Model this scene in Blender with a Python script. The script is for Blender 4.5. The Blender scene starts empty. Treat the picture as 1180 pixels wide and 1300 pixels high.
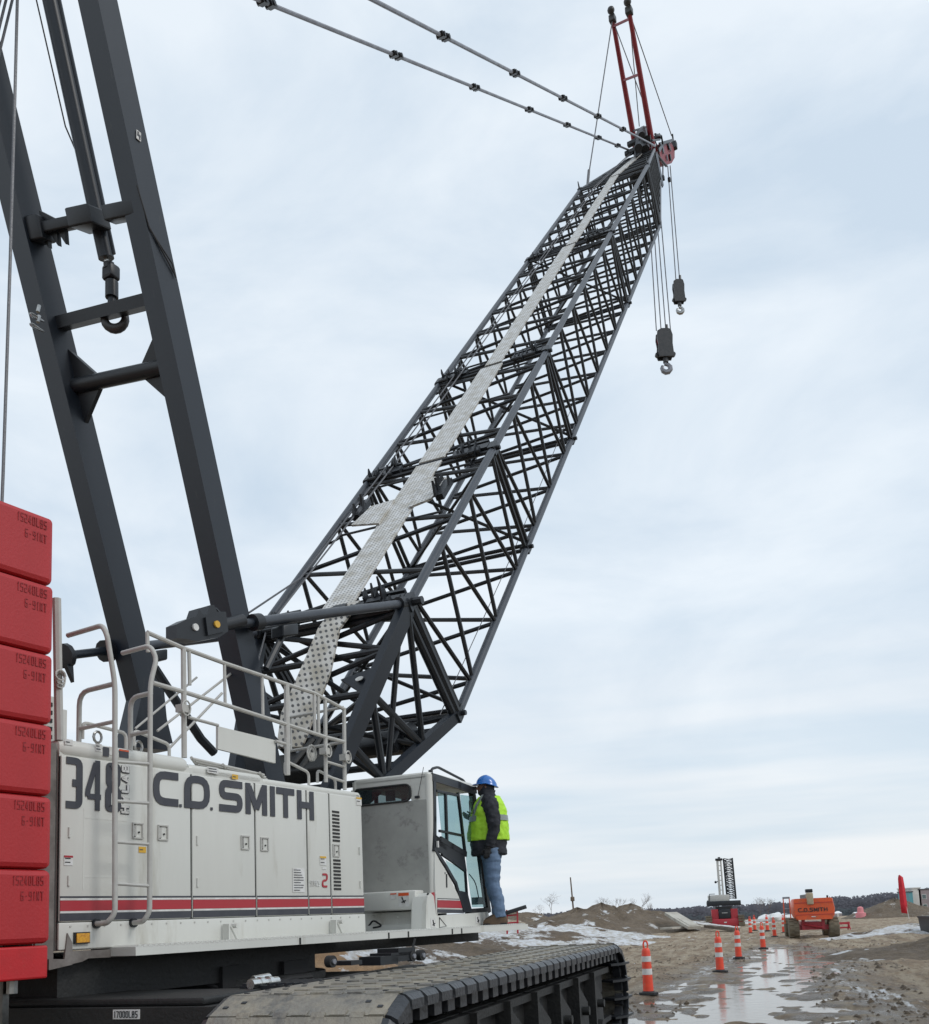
import bpy, bmesh, math, random
from mathutils import Vector, Matrix, noise
random.seed(7)
R=math.radians
scene=bpy.context.scene
col=scene.collection
# ------------------------------------------------------------------ camera frame
F=1200.0; PX,PY=590.0,1008.0; PITCH=R(7.5); ROLL=.042
EYE=Vector((0,0,1.7))
FWD=Vector((0,math.cos(PITCH),math.sin(PITCH))); U0=Vector((0,-math.sin(PITCH),math.cos(PITCH))); R0=Vector((1,0,0))
CUP=U0*math.cos(ROLL)+R0*math.sin(ROLL); CR=R0*math.cos(ROLL)-U0*math.sin(ROLL)
def ray(x,y): return (FWD+CR*((x-PX)/F)-CUP*((y-PY)/F)).normalized()
def hit(x,y,p0,n):
    d=ray(x,y); return EYE+d*((p0-EYE).dot(n)/d.dot(n))
def ground_at(x,y,z=0.0): return hit(x,y,Vector((0,0,z)),Vector((0,0,1)))
def at(x,y,Y): return hit(x,y,Vector((0,Y,0)),Vector((0,1,0)))     # point on the vertical plane Y metres ahead
AH=R(31.23)
CU=Vector((math.sin(AH),math.cos(AH),0)); CV=Vector((math.cos(AH),-math.sin(AH),0)); Z=Vector((0,0,1))
def C(u,v,z): return CU*u+CV*v+Z*z             # crane frame: u ahead, v to its right, z up
def S(x,y,v): return hit(x,y,CV*v,CV)          # point on a crane-parallel plane
# ------------------------------------------------------------------ helpers
class MB:
    def __init__(s): s.v=[]; s.f=[]; s.mi=[]; s.cur=0; s.sm=[]; s.mk=[]
    def mark(s): s.mk.append((len(s.v),len(s.f)))      # a new piece starts here: build_each makes it a mesh of its own
    def build_each(s,name,mat,parent):
        mk=[q for q in s.mk if q[1]<len(s.f)]; ends=mk[1:]+[(len(s.v),len(s.f))]; out=[]
        if not mk or mk[0][1]>0: mk=[(0,0)]+mk; ends=[mk[1]]+ends if len(mk)>1 else ends
        for (v0,f0),(v1,f1) in zip(mk,ends):
            m=MB(); m.v=s.v[v0:v1]; m.f=[[i-v0 for i in f] for f in s.f[f0:f1]]; m.mi=s.mi[f0:f1]; m.sm=s.sm[f0:f1]
            if m.f: out.append(m.build(name,mat,parent))
        return out
    def add(s,vs,fs,smooth=False):
        n=len(s.v); s.v+= [Vector(p) for p in vs]
        for f in fs: s.f.append([n+i for i in f]); s.mi.append(s.cur); s.sm.append(smooth)
    def hexa(s,b,t):                           # 4 bottom + 4 top points
        s.add(list(b)+list(t),[(3,2,1,0),(4,5,6,7),(0,1,5,4),(1,2,6,5),(2,3,7,6),(3,0,4,7)])
    def box(s,c,ax,ay,az):                     # centre + half-extent vectors
        c=Vector(c)
        s.hexa([c-ax-ay-az,c+ax-ay-az,c+ax+ay-az,c-ax+ay-az],[c-ax-ay+az,c+ax-ay+az,c+ax+ay+az,c-ax+ay+az])
    def cbox(s,u0,u1,v0,v1,z0,z1,bev=0):
        if bev: s.bbox(C((u0+u1)/2,(v0+v1)/2,(z0+z1)/2),CU*(u1-u0)/2,CV*(v1-v0)/2,Z*(z1-z0)/2,bev)
        else: s.box(C((u0+u1)/2,(v0+v1)/2,(z0+z1)/2),CU*(u1-u0)/2,CV*(v1-v0)/2,Z*(z1-z0)/2)
    def bbox(s,c,ax,ay,az,bev=.03):            # rounded-edge box: profile in ay/az, caps inset
        c=Vector(c); lx,ly,lz=ax.length,ay.length,az.length
        X,Y,Q=ax/lx,ay/ly,az/lz
        def ring(x,ins):
            pts=[]
            for (sy,sz) in ((1,1),(-1,1),(-1,-1),(1,-1)):
                cy,cz=sy*(ly-bev),sz*(lz-bev)
                a0={(1,1):0,(-1,1):90,(-1,-1):180,(1,-1):270}[(sy,sz)]
                for k in range(4):
                    a=R(a0+k*30); rr=bev-ins
                    pts.append(c+X*x+Y*(cy+math.cos(a)*rr)+Q*(cz+math.sin(a)*rr))
            return pts
        rings=[ring(-lx,bev*.999),ring(-lx+bev*.3,bev*.3),ring(-lx+bev,0),ring(lx-bev,0),ring(lx-bev*.3,bev*.3),ring(lx,bev*.999)]
        s.loft(rings,True,True)
    def loft(s,rings,cap=True,smooth=True,closed=True):
        n=len(rings[0]); vs=[p for r in rings for p in r]; fs=[]
        for i in range(len(rings)-1):
            for j in range(n if closed else n-1):
                k=(j+1)%n; fs.append((i*n+j,i*n+k,(i+1)*n+k,(i+1)*n+j))
        s.add(vs,fs,smooth)
        if cap:
            s.add(rings[0],[tuple(range(n))[::-1]]); s.add(rings[-1],[tuple(range(n))])
    def tube(s,a,b,r,n=8,r2=None,cap=True):
        a=Vector(a);b=Vector(b);d=(b-a)
        if d.length<1e-6: return
        d.normalize(); x=d.orthogonal().normalized(); y=d.cross(x); r2=r if r2 is None else r2
        ra=[a+(x*math.cos(t)+y*math.sin(t))*r for t in [i*2*math.pi/n for i in range(n)]]
        rb=[b+(x*math.cos(t)+y*math.sin(t))*r2 for t in [i*2*math.pi/n for i in range(n)]]
        s.loft([ra,rb],cap,True)
    def path(s,pts,r,n=8,bend=0.0,rs=None):    # bent pipe with mitred rings
        pts=[Vector(p) for p in pts]
        if bend>0: pts=roundpath(pts,bend)
        rings=[];x=None
        for i,p in enumerate(pts):
            d=((pts[min(i+1,len(pts)-1)]-p).normalized()+(p-pts[max(i-1,0)]).normalized())
            d=d.normalized() if d.length>1e-6 else Z
            x=(x-d*x.dot(d)).normalized() if x is not None else d.orthogonal().normalized()
            y=d.cross(x); rr=rs[i] if rs else r
            rings.append([p+(x*math.cos(t)+y*math.sin(t))*rr for t in [k*2*math.pi/n for k in range(n)]])
        s.loft(rings,True,True)
    def prism(s,poly,n,th):                    # planar polygon extruded by n*th
        n=Vector(n)*th; k=len(poly); a=[Vector(p) for p in poly]; b=[p+n for p in a]
        s.add(a+b,[tuple(range(k))[::-1],tuple(range(k,2*k))]+[(i,(i+1)%k,(i+1)%k+k,i+k) for i in range(k)])
    def ball(s,c,r,n=10,sc=(1,1,1),ax=None):
        X,Y,Q=ax or (Vector((1,0,0)),Vector((0,1,0)),Z); c=Vector(c); rings=[]
        for i in range(n+1):
            ph=-math.pi/2+math.pi*i/n; rr=max(math.cos(ph),.001)
            rings.append([c+X*(math.cos(t)*rr*r*sc[0])+Y*(math.sin(t)*rr*r*sc[1])+Q*(math.sin(ph)*r*sc[2]) for t in [k*2*math.pi/(n*2) for k in range(n*2)]])
        s.loft(rings,False,True)
    def islands(s,gap=.012):                   # pieces whose boxes touch stay together
        par=list(range(len(s.v)))
        def fd(i):
            while par[i]!=i: par[i]=par[par[i]]; i=par[i]
            return i
        for f in s.f:
            a=fd(f[0])
            for i in f[1:]: par[fd(i)]=a
        g={}
        for k,f in enumerate(s.f): g.setdefault(fd(f[0]),[]).append(k)
        bx=[]
        for fs in g.values():
            vs=[s.v[i] for k in fs for i in s.f[k]]; bx.append([fs,[min(p[c] for p in vs)-gap for c in range(3)],[max(p[c] for p in vs)+gap for c in range(3)]])
        ch=True
        while ch:
            ch=False
            for i in range(len(bx)):
                for j in range(i+1,len(bx)):
                    A,B=bx[i],bx[j]
                    if all(A[1][c]<=B[2][c] and B[1][c]<=A[2][c] for c in range(3)):
                        A[0]=A[0]+B[0]; A[1]=[min(x,y) for x,y in zip(A[1],B[1])]; A[2]=[max(x,y) for x,y in zip(A[2],B[2])]; bx.pop(j); ch=True; break
                if ch: break
        return [b[0] for b in bx]
    def build(s,name,mat,parent=None,label=None,kind=None):
        if name in SPLIT:
            isl=s.islands()
            if len(isl)>1:
                o=None
                for fs in isl:
                    m=MB(); idx={}
                    for k in sorted(fs):
                        f=[]
                        for i in s.f[k]:
                            if i not in idx: idx[i]=len(m.v); m.v.append(s.v[i])
                            f.append(idx[i])
                        m.f.append(f); m.mi.append(s.mi[k]); m.sm.append(s.sm[k])
                    q=m.build1(name,mat,parent,label,kind); o=o or q
                return o
        return s.build1(name,mat,parent,label,kind)
    def build1(s,name,mat,parent=None,label=None,kind=None):
        o_=ROOT.get(root_of(parent).name,Vector((0,0,0))) if parent else Vector((0,0,0))
        me=bpy.data.meshes.new(name); me.from_pydata([p-o_ for p in s.v],[],s.f)
        for m in (mat if isinstance(mat,(list,tuple)) else [mat]): me.materials.append(m)
        me.polygons.foreach_set('material_index',s.mi); me.polygons.foreach_set('use_smooth',s.sm)
        me.update(); fix(me)
        ob=bpy.data.objects.new(name,me); col.objects.link(ob)
        if parent: ob.parent=parent
        if label: ob['label']=label
        if kind: ob['kind']=kind
        return ob
def fix(me):
    bm=bmesh.new(); bm.from_mesh(me); bmesh.ops.recalc_face_normals(bm,faces=bm.faces); bm.to_mesh(me); bm.free()
    try: me.set_sharp_from_angle(angle=R(38))
    except Exception: pass
def roundpath(pts,r,n=4):
    out=[pts[0]]
    for i in range(1,len(pts)-1):
        a,p,b=pts[i-1],pts[i],pts[i+1]; da=(a-p);db=(b-p); q=min(r,da.length*.45,db.length*.45)
        s0=p+da.normalized()*q; s1=p+db.normalized()*q
        for k in range(n+1):
            t=k/n; out.append(s0*(1-t)**2+p*2*t*(1-t)+s1*t*t)
    out.append(pts[-1]); return out
ROOT={}
SPLIT={'pin_joint','stop_collar','stop_bracket','swivel','door_hinge','deck_support','cabinet_slot','mid_rail','lifting_eye','grab_handle','rail_clamp','walkway_joint','hose_hook','mast_hoist_rope','hoist_rope','brace_rod','hydraulic_hose','mast_hose','rear_bracket','intake_cabinet','head_sheave','mast_head_sheave','jib_crossbar','jib_guy_line','limit_weight','elbow_cross_tube','step_plate','tray_foot','panel_seam','louvre','ladder_rail','ladder_rung','walkway_hinge','roof_cap','cable_loop','decal'}
def root_of(o):
    while o.parent: o=o.parent
    return o
def thing(name,label,cat,loc,group=None):
    o=bpy.data.objects.new(name,None); o.empty_display_size=.2; col.objects.link(o); o.location=loc
    ROOT[o.name]=Vector(loc); o['label']=label; o['category']=cat
    if group:o['group']=group
    return o
def tag(o,label,cat,group=None):
    o['label']=label;o['category']=cat
    if group:o['group']=group
    return o
def rebase(o,loc):                             # give a single-mesh thing an origin at its base
    loc=Vector(loc)
    for v in o.data.vertices: v.co-=loc
    o.location=loc; return o
def copy_thing(src,loc,rz=0,sc=1,label=None,group=None,keep=lambda o:True):
    r=src.copy(); col.objects.link(r); r.location=loc; r.rotation_euler=(0,0,rz); r.scale=(sc,)*3
    if label:r['label']=label
    if group:r['group']=group
    for ch in list(src.children):
        c=ch.copy(); col.objects.link(c); c.parent=r
        for g in ch.children:
            d=g.copy(); col.objects.link(d); d.parent=c
    return r
# ------------------------------------------------------------------ materials
def mat(name,c,rough=.6,metal=0,c2=None,ns=6,amt=.5,bump=0,bs=40,spec=None,streak=False,dirt=None,dscale=2.5,dthr=.55,coat=0):
    m=bpy.data.materials.new(name); m.use_nodes=True; nt=m.node_tree; N=nt.nodes; L=nt.links; b=N['Principled BSDF']
    b.inputs['Base Color'].default_value=(*c,1); b.inputs['Roughness'].default_value=rough; b.inputs['Metallic'].default_value=metal
    if spec is not None: b.inputs['Specular IOR Level'].default_value=spec
    if coat: b.inputs['Coat Weight'].default_value=coat; b.inputs['Coat Roughness'].default_value=.15
    tc=N.new('ShaderNodeTexCoord'); src=tc.outputs['Object']
    mp=N.new('ShaderNodeMapping'); L.new(src,mp.inputs[0]); mp.inputs['Scale'].default_value=(1,1,.18) if streak else (1,1,1)
    last=None
    if c2:
        n=N.new('ShaderNodeTexNoise'); n.inputs['Scale'].default_value=ns; n.inputs['Detail'].default_value=8; n.inputs['Roughness'].default_value=.65; L.new(mp.outputs[0],n.inputs['Vector'])
        cr=N.new('ShaderNodeValToRGB'); cr.color_ramp.elements[0].position=.5-.5*amt*.5; cr.color_ramp.elements[1].position=.5+.5*amt*.5
        cr.color_ramp.elements[0].color=(*c,1); cr.color_ramp.elements[1].color=(*c2,1); L.new(n.outputs['Fac'],cr.inputs[0]); last=cr.outputs[0]
        rr=N.new('ShaderNodeMapRange'); rr.inputs['To Min'].default_value=rough*.8; rr.inputs['To Max'].default_value=min(1,rough*1.3); L.new(n.outputs['Fac'],rr.inputs['Value']); L.new(rr.outputs[0],b.inputs['Roughness'])
    if dirt:
        n2=N.new('ShaderNodeTexNoise'); n2.inputs['Scale'].default_value=dscale; n2.inputs['Detail'].default_value=10; n2.inputs['Roughness'].default_value=.7; L.new(mp.outputs[0],n2.inputs['Vector'])
        mr=N.new('ShaderNodeMapRange'); mr.inputs['From Min'].default_value=dthr; mr.inputs['From Max'].default_value=dthr+.14; mr.inputs['To Max'].default_value=.75; L.new(n2.outputs['Fac'],mr.inputs['Value'])
        mx=N.new('ShaderNodeMix'); mx.data_type='RGBA'; L.new(mr.outputs[0],mx.inputs[0]); mx.inputs[7].default_value=(*dirt,1)
        if last: L.new(last,mx.inputs[6])
        else: mx.inputs[6].default_value=(*c,1)
        last=mx.outputs[2]
    if last: L.new(last,b.inputs['Base Color'])
    if bump:
        n3=N.new('ShaderNodeTexNoise'); n3.inputs['Scale'].default_value=bs; n3.inputs['Detail'].default_value=6; L.new(src,n3.inputs['Vector'])
        bp=N.new('ShaderNodeBump'); bp.inputs['Strength'].default_value=bump; bp.inputs['Distance'].default_value=.02; L.new(n3.outputs['Fac'],bp.inputs['Height']); L.new(bp.outputs[0],b.inputs['Normal'])
    return m
M={}
M['paint']=mat('grey_paint',(.65,.65,.61),.38,c2=(.58,.58,.54),ns=1.6,amt=.8,dirt=(.42,.40,.34),dscale=2.6,dthr=.57,streak=True,bump=.03,bs=3)
M['paint_dull']=mat('dull_cab_paint',(.40,.40,.375),.5,c2=(.31,.31,.29),ns=2.2,amt=.7,dirt=(.17,.165,.155),dscale=5,dthr=.55,bump=.05,bs=12)
M['post']=mat('brown_grey_post',(.11,.095,.085),.6,c2=(.22,.2,.185),ns=4)
M['rail']=mat('rail_paint',(.50,.495,.465),.5,c2=(.42,.41,.385),ns=9,amt=.8,dirt=(.30,.26,.22),dscale=12,dthr=.62)
M['black']=mat('black_steel_paint',(.008,.010,.013),.40,c2=(.014,.017,.022),ns=3,amt=.9,dirt=(.07,.065,.06),dscale=7,dthr=.66,bump=.03,bs=5)
M['mast']=mat('mast_steel_paint',(.008,.0125,.020),.38,c2=(.014,.020,.030),ns=1.2,amt=.9,dirt=(.07,.066,.06),dscale=9,dthr=.63,bump=.03,bs=3,streak=True)
M['chord']=mat('chord_grey_steel',(.030,.036,.047),.36,c2=(.056,.064,.078),ns=3,amt=.9,dirt=(.04,.045,.05),dscale=6,dthr=.6)
M['grime']=mat('grimy_black',(.006,.007,.008),.55,c2=(.018,.018,.017),ns=5,amt=.8,dirt=(.07,.058,.042),dscale=6,dthr=.68,bump=.3,bs=30)
M['rub']=mat('rubber',(.02,.02,.021),.75)
M['red']=mat('counterweight_red',(.45,.020,.024),.48,c2=(.37,.018,.022),ns=2.2,amt=.9,dirt=(.20,.05,.045),dscale=4,dthr=.60,bump=.12,bs=50,streak=True)
M['red_bright']=mat('tray_red',(.55,.016,.022),.45,c2=(.44,.016,.02),ns=5,amt=.8,dirt=(.36,.07,.05),dscale=14,dthr=.60,bump=.08,bs=60)
M['redtxt']=mat('cast_letter_red',(.27,.014,.018),.6)
M['stripe_r']=mat('stripe_red',(.40,.025,.038),.4,c2=(.38,.03,.04),ns=4)
M['navy']=mat('letter_dark',(.042,.044,.056),.45,c2=(.055,.057,.068),ns=6)
M['white']=mat('white_paint',(.70,.70,.69),.5,c2=(.55,.54,.51),ns=9)
M['yellow']=mat('yellow_decal',(.65,.38,.04),.5)
M['amber']=mat('amber_lens',(.75,.38,.01),.15,c2=(.5,.2,.005),ns=60,coat=.6)
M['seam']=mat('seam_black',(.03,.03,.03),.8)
M['steel']=mat('bare_steel',(.45,.45,.44),.3,1,c2=(.3,.3,.29),ns=12)
M['chrome']=mat('coupling_steel',(.7,.7,.68),.25,1)
M['rope']=mat('wire_rope',(.16,.165,.175),.5,.4,c2=(.1,.1,.11),ns=80)
M['pend']=mat('pendant_strand',(.27,.28,.31),.4,.4,c2=(.2,.2,.22),ns=4)
M['jibred']=mat('jib_red',(.19,.008,.018),.5,c2=(.24,.015,.022),ns=5)
M['blockdark']=mat('hook_block_paint',(.03,.032,.035),.4,c2=(.05,.05,.052),ns=9)
M['orange']=mat('lift_orange',(.72,.10,.022),.4,c2=(.62,.085,.02),ns=2,dirt=(.30,.14,.08),dscale=4,dthr=.55,coat=.1)
M['conered']=mat('channelizer_orange',(.82,.075,.03),.45,c2=(.70,.06,.03),ns=7,dirt=(.36,.22,.15),dscale=9,dthr=.55)
M['flag']=mat('flag_red',(.62,.02,.035),.7,c2=(.5,.015,.03),ns=2)
M['snow']=mat('snow',(.80,.82,.84),.7,c2=(.62,.62,.6),ns=1.5,amt=.8,bump=.4,bs=6)
M['concrete']=mat('pale_slab',(.50,.48,.42),.8,c2=(.36,.33,.28),ns=1.5,bump=.2,bs=8)
M['wood']=mat('weathered_wood',(.16,.12,.09),.85,c2=(.10,.08,.06),ns=3)
M['bark']=mat('bare_bark',(.13,.105,.095),.9,c2=(.21,.17,.15),ns=3)
M['twigs']=mat('hazed_bare_wood',(.125,.13,.16),1,c2=(.165,.165,.19),ns=.03,amt=1)  # distance haze is mixed into this bluish grey wood colour
M['pine']=mat('far_evergreens',(.09,.11,.13),1,c2=(.115,.135,.15),ns=.05,amt=1)
M['wall']=mat('pale_siding',(.62,.60,.57),.8,c2=(.5,.48,.46),ns=.4)
M['wallp']=mat('mauve_siding',(.30,.25,.255),.8,c2=(.25,.21,.21),ns=.4)
M['roofd']=mat('dark_roofing',(.07,.07,.08),.8)
M['roofs']=mat('snowy_roofing',(.75,.76,.78),.8)
M['teal']=mat('teal_panel',(.10,.28,.32),.5)
M['tan']=mat('tan_cradle_paint',(.42,.35,.24),.6,c2=(.34,.28,.19),ns=6)
M['pink']=mat('faded_pink_plastic',(.70,.25,.27),.6)
M['tyre']=mat('muddy_tyre',(.10,.085,.06),.9,c2=(.19,.155,.105),ns=4,amt=.9,bump=.3,bs=8)
M['jeans']=mat('blue_denim',(.085,.14,.235),.85,c2=(.15,.22,.33),ns=7,amt=1,bump=.35,bs=22,streak=True)
M['jacket']=mat('black_jacket',(.016,.018,.024),.85,c2=(.03,.032,.04),ns=7,amt=1,bump=.4,bs=14)
M['hiviz']=mat('hi_vis_lime',(.50,.86,.045),.65,c2=(.40,.74,.04),ns=8,amt=1,bump=.4,bs=16)
M['reflect']=mat('reflective_grey_tape',(.27,.30,.29),.35,.2)
M['hat']=mat('blue_hard_hat',(.02,.15,.50),.22,coat=.5)
M['skin']=mat('skin',(.20,.105,.075),.6)
M['boot']=mat('brown_boot',(.13,.085,.05),.8,c2=(.09,.06,.04),ns=15)
M['glove']=mat('black_glove',(.02,.02,.022),.7)
M['mirror']=mat('mirror',(.5,.55,.58),.06,1)
def glassmat(name,c,alpha):
    m=bpy.data.materials.new(name); m.use_nodes=True; nt=m.node_tree; N=nt.nodes; L=nt.links; b=N['Principled BSDF']; o=N['Material Output']
    b.inputs['Base Color'].default_value=(*c,1); b.inputs['Roughness'].default_value=.04; b.inputs['Specular IOR Level'].default_value=.8
    t=N.new('ShaderNodeBsdfTransparent'); t.inputs[0].default_value=(.80,.93,.93,1); x=N.new('ShaderNodeMixShader'); x.inputs[0].default_value=alpha
    L.new(t.outputs[0],x.inputs[1]); L.new(b.outputs[0],x.inputs[2]); L.new(x.outputs[0],o.inputs['Surface']); return m
M['glass']=glassmat('tinted_glass',(.10,.16,.17),.28)
M['glassd']=glassmat('dark_glass',(.03,.04,.045),.55)
def shoe_mat():
    m=mat('track_shoe_steel',(.19,.18,.16),.5,c2=(.31,.275,.21),ns=2.4,amt=.6,dirt=(.075,.08,.085),dscale=3.4,dthr=.50,bump=.8,bs=22); return m
M['shoe']=shoe_mat()
M['shoe_edge']=mat('worn_shoe_edge',(.025,.028,.033),.40,.3,c2=(.06,.063,.07),ns=6,amt=.9,bump=.3,bs=30)
def plate_mat(name,base,hole,scale,thr):
    m=bpy.data.materials.new(name); m.use_nodes=True; nt=m.node_tree; N=nt.nodes; L=nt.links; b=N['Principled BSDF']
    uv=N.new('ShaderNodeUVMap'); mp=N.new('ShaderNodeMapping'); mp.inputs['Scale'].default_value=(scale,scale,1); L.new(uv.outputs[0],mp.inputs[0])
    vo=N.new('ShaderNodeTexVoronoi'); vo.inputs['Scale'].default_value=1; vo.inputs['Randomness'].default_value=0; L.new(mp.outputs[0],vo.inputs['Vector'])
    mr=N.new('ShaderNodeMapRange'); mr.inputs['From Min'].default_value=thr; mr.inputs['From Max'].default_value=thr+.06; L.new(vo.outputs['Distance'],mr.inputs['Value'])
    n=N.new('ShaderNodeTexNoise'); n.inputs['Scale'].default_value=.35; n.inputs['Detail'].default_value=8; L.new(mp.outputs[0],n.inputs['Vector'])
    cr=N.new('ShaderNodeValToRGB'); cr.color_ramp.elements[0].position=.38; cr.color_ramp.elements[1].position=.66
    cr.color_ramp.elements[0].color=(*base,1); cr.color_ramp.elements[1].color=(base[0]*.68,base[1]*.64,base[2]*.56,1); L.new(n.outputs['Fac'],cr.inputs[0])
    mx=N.new('ShaderNodeMix'); mx.data_type='RGBA'; L.new(mr.outputs[0],mx.inputs[0]); mx.inputs[6].default_value=(*hole,1); L.new(cr.outputs[0],mx.inputs[7]); L.new(mx.outputs[2],b.inputs['Base Color'])
    b.inputs['Roughness'].default_value=.5; b.inputs['Metallic'].default_value=.15; return m
M['perf']=plate_mat('perforated_plate',(.66,.64,.60),(.10,.10,.10),11,.23)
M['perf2']=plate_mat('fine_grip_plate',(.66,.66,.65),(.24,.24,.24),16,.24)
def earth(name,snow,a=(.20,.155,.11),b_=(.12,.09,.065),sc=.35,attr=False):
    m=bpy.data.materials.new(name); m.use_nodes=True; nt=m.node_tree; N=nt.nodes; L=nt.links; b=N['Principled BSDF']
    g=N.new('ShaderNodeNewGeometry')
    def nz(s,d=10,r=.62,vec=None):
        n=N.new('ShaderNodeTexNoise'); n.inputs['Scale'].default_value=s; n.inputs['Detail'].default_value=d; n.inputs['Roughness'].default_value=r; L.new(vec or g.outputs['Position'],n.inputs['Vector']); return n.outputs['Fac']
    def rng(v,lo,hi,t0=0,t1=1):
        r=N.new('ShaderNodeMapRange'); r.inputs['From Min'].default_value=lo; r.inputs['From Max'].default_value=hi; r.inputs['To Min'].default_value=t0; r.inputs['To Max'].default_value=t1; L.new(v,r.inputs['Value']); return r.outputs[0]
    def mix(f,c1,c2):
        x=N.new('ShaderNodeMix'); x.data_type='RGBA'; L.new(f,x.inputs[0])
        for i,c in ((6,c1),(7,c2)):
            if isinstance(c,tuple): x.inputs[i].default_value=(*c,1)
            else: L.new(c,x.inputs[i])
        return x.outputs[2]
    c=mix(rng(nz(sc),.36,.64),a,b_)
    c=mix(rng(nz(sc*7,12,.7),.45,.75),c,(a[0]*1.35,a[1]*1.3,a[2]*1.2))
    c=mix(rng(nz(sc*26,6,.7),.55,.8),c,(b_[0]*.6,b_[1]*.6,b_[2]*.6))
    rough=.85; rv=rng(nz(sc*3),.3,.7,.65,.95)
    m0=N.new('ShaderNodeMapping'); m0.inputs['Rotation'].default_value=(0,0,R(17)); L.new(g.outputs['Position'],m0.inputs[0])
    mp=N.new('ShaderNodeMapping'); mp.inputs['Scale'].default_value=(1.9,.30,1); L.new(m0.outputs[0],mp.inputs[0])
    if attr:
        tr=rng(nz(1.0,10,.7,mp.outputs[0]),.46,.56); c=mix(tr,c,(.43,.35,.25)); c=mix(rng(nz(2.3,12,.75,mp.outputs[0]),.54,.64),c,(.13,.10,.07))
        at_=N.new('ShaderNodeAttribute'); at_.attribute_name='wet'
        wn=N.new('ShaderNodeMath'); wn.operation='MULTIPLY'; L.new(at_.outputs['Fac'],wn.inputs[0]); L.new(rng(nz(1.7),.35,.55),wn.inputs[1])
        c=mix(wn.outputs[0],c,(.12,.088,.058)); 
        rr=N.new('ShaderNodeMath'); rr.operation='SUBTRACT'; L.new(rv,rr.inputs[0]); w2=N.new('ShaderNodeMath'); w2.operation='MULTIPLY'; L.new(wn.outputs[0],w2.inputs[0]); w2.inputs[1].default_value=.55; L.new(w2.outputs[0],rr.inputs[1]); rv=rr.outputs[0]
        sa=N.new('ShaderNodeAttribute'); sa.attribute_name='snowy'
        ad=N.new('ShaderNodeMath'); ad.operation='ADD'; L.new(nz(.8,12,.66,mp.outputs[0]),ad.inputs[0]); L.new(sa.outputs['Fac'],ad.inputs[1]); sm=rng(ad.outputs[0],.685,.735)
    else:
        sm=rng(nz(.45,12,.68),.62-snow,.66-snow)
    c=mix(sm,c,mix(rng(nz(2.6,10,.7),.42,.62),(.80,.82,.85),(.50,.46,.40))); L.new(c,b.inputs['Base Color']); L.new(rv,b.inputs['Roughness']); b.inputs['Specular IOR Level'].default_value=.35
    bp=N.new('ShaderNodeBump'); bp.inputs['Strength'].default_value=1.0; bp.inputs['Distance'].default_value=.22; L.new(nz(sc*7,14,.78),bp.inputs['Height']); L.new(bp.outputs[0],b.inputs['Normal'])
    return m
M['ground']=earth('muddy_ground',0,(.33,.245,.165),(.20,.15,.10),.5,True)
M['mound']=earth('dirt_mound_earth',.03,(.19,.15,.11),(.12,.092,.066),.7)
M['clay']=earth('orange_clay',.04,(.42,.27,.155),(.32,.20,.11),.8)
M['mound_s']=earth('snowy_mound_earth',.175,(.17,.13,.095),(.10,.075,.055),.5)
def water():
    m=bpy.data.materials.new('puddle_water'); m.use_nodes=True; nt=m.node_tree; b=nt.nodes['Principled BSDF']
    b.inputs['Base Color'].default_value=(.19,.15,.11,1); b.inputs['Roughness'].default_value=.11; b.inputs['IOR'].default_value=1.36; b.inputs['Specular IOR Level'].default_value=.7
    n=nt.nodes.new('ShaderNodeTexNoise'); n.inputs['Scale'].default_value=3.5; n.inputs['Detail'].default_value=5; g=nt.nodes.new('ShaderNodeNewGeometry'); nt.links.new(g.outputs['Position'],n.inputs['Vector'])
    bp=nt.nodes.new('ShaderNodeBump'); bp.inputs['Strength'].default_value=.16; bp.inputs['Distance'].default_value=.03; nt.links.new(n.outputs['Fac'],bp.inputs['Height']); nt.links.new(bp.outputs[0],b.inputs['Normal']); return m
M['water']=water()
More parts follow.
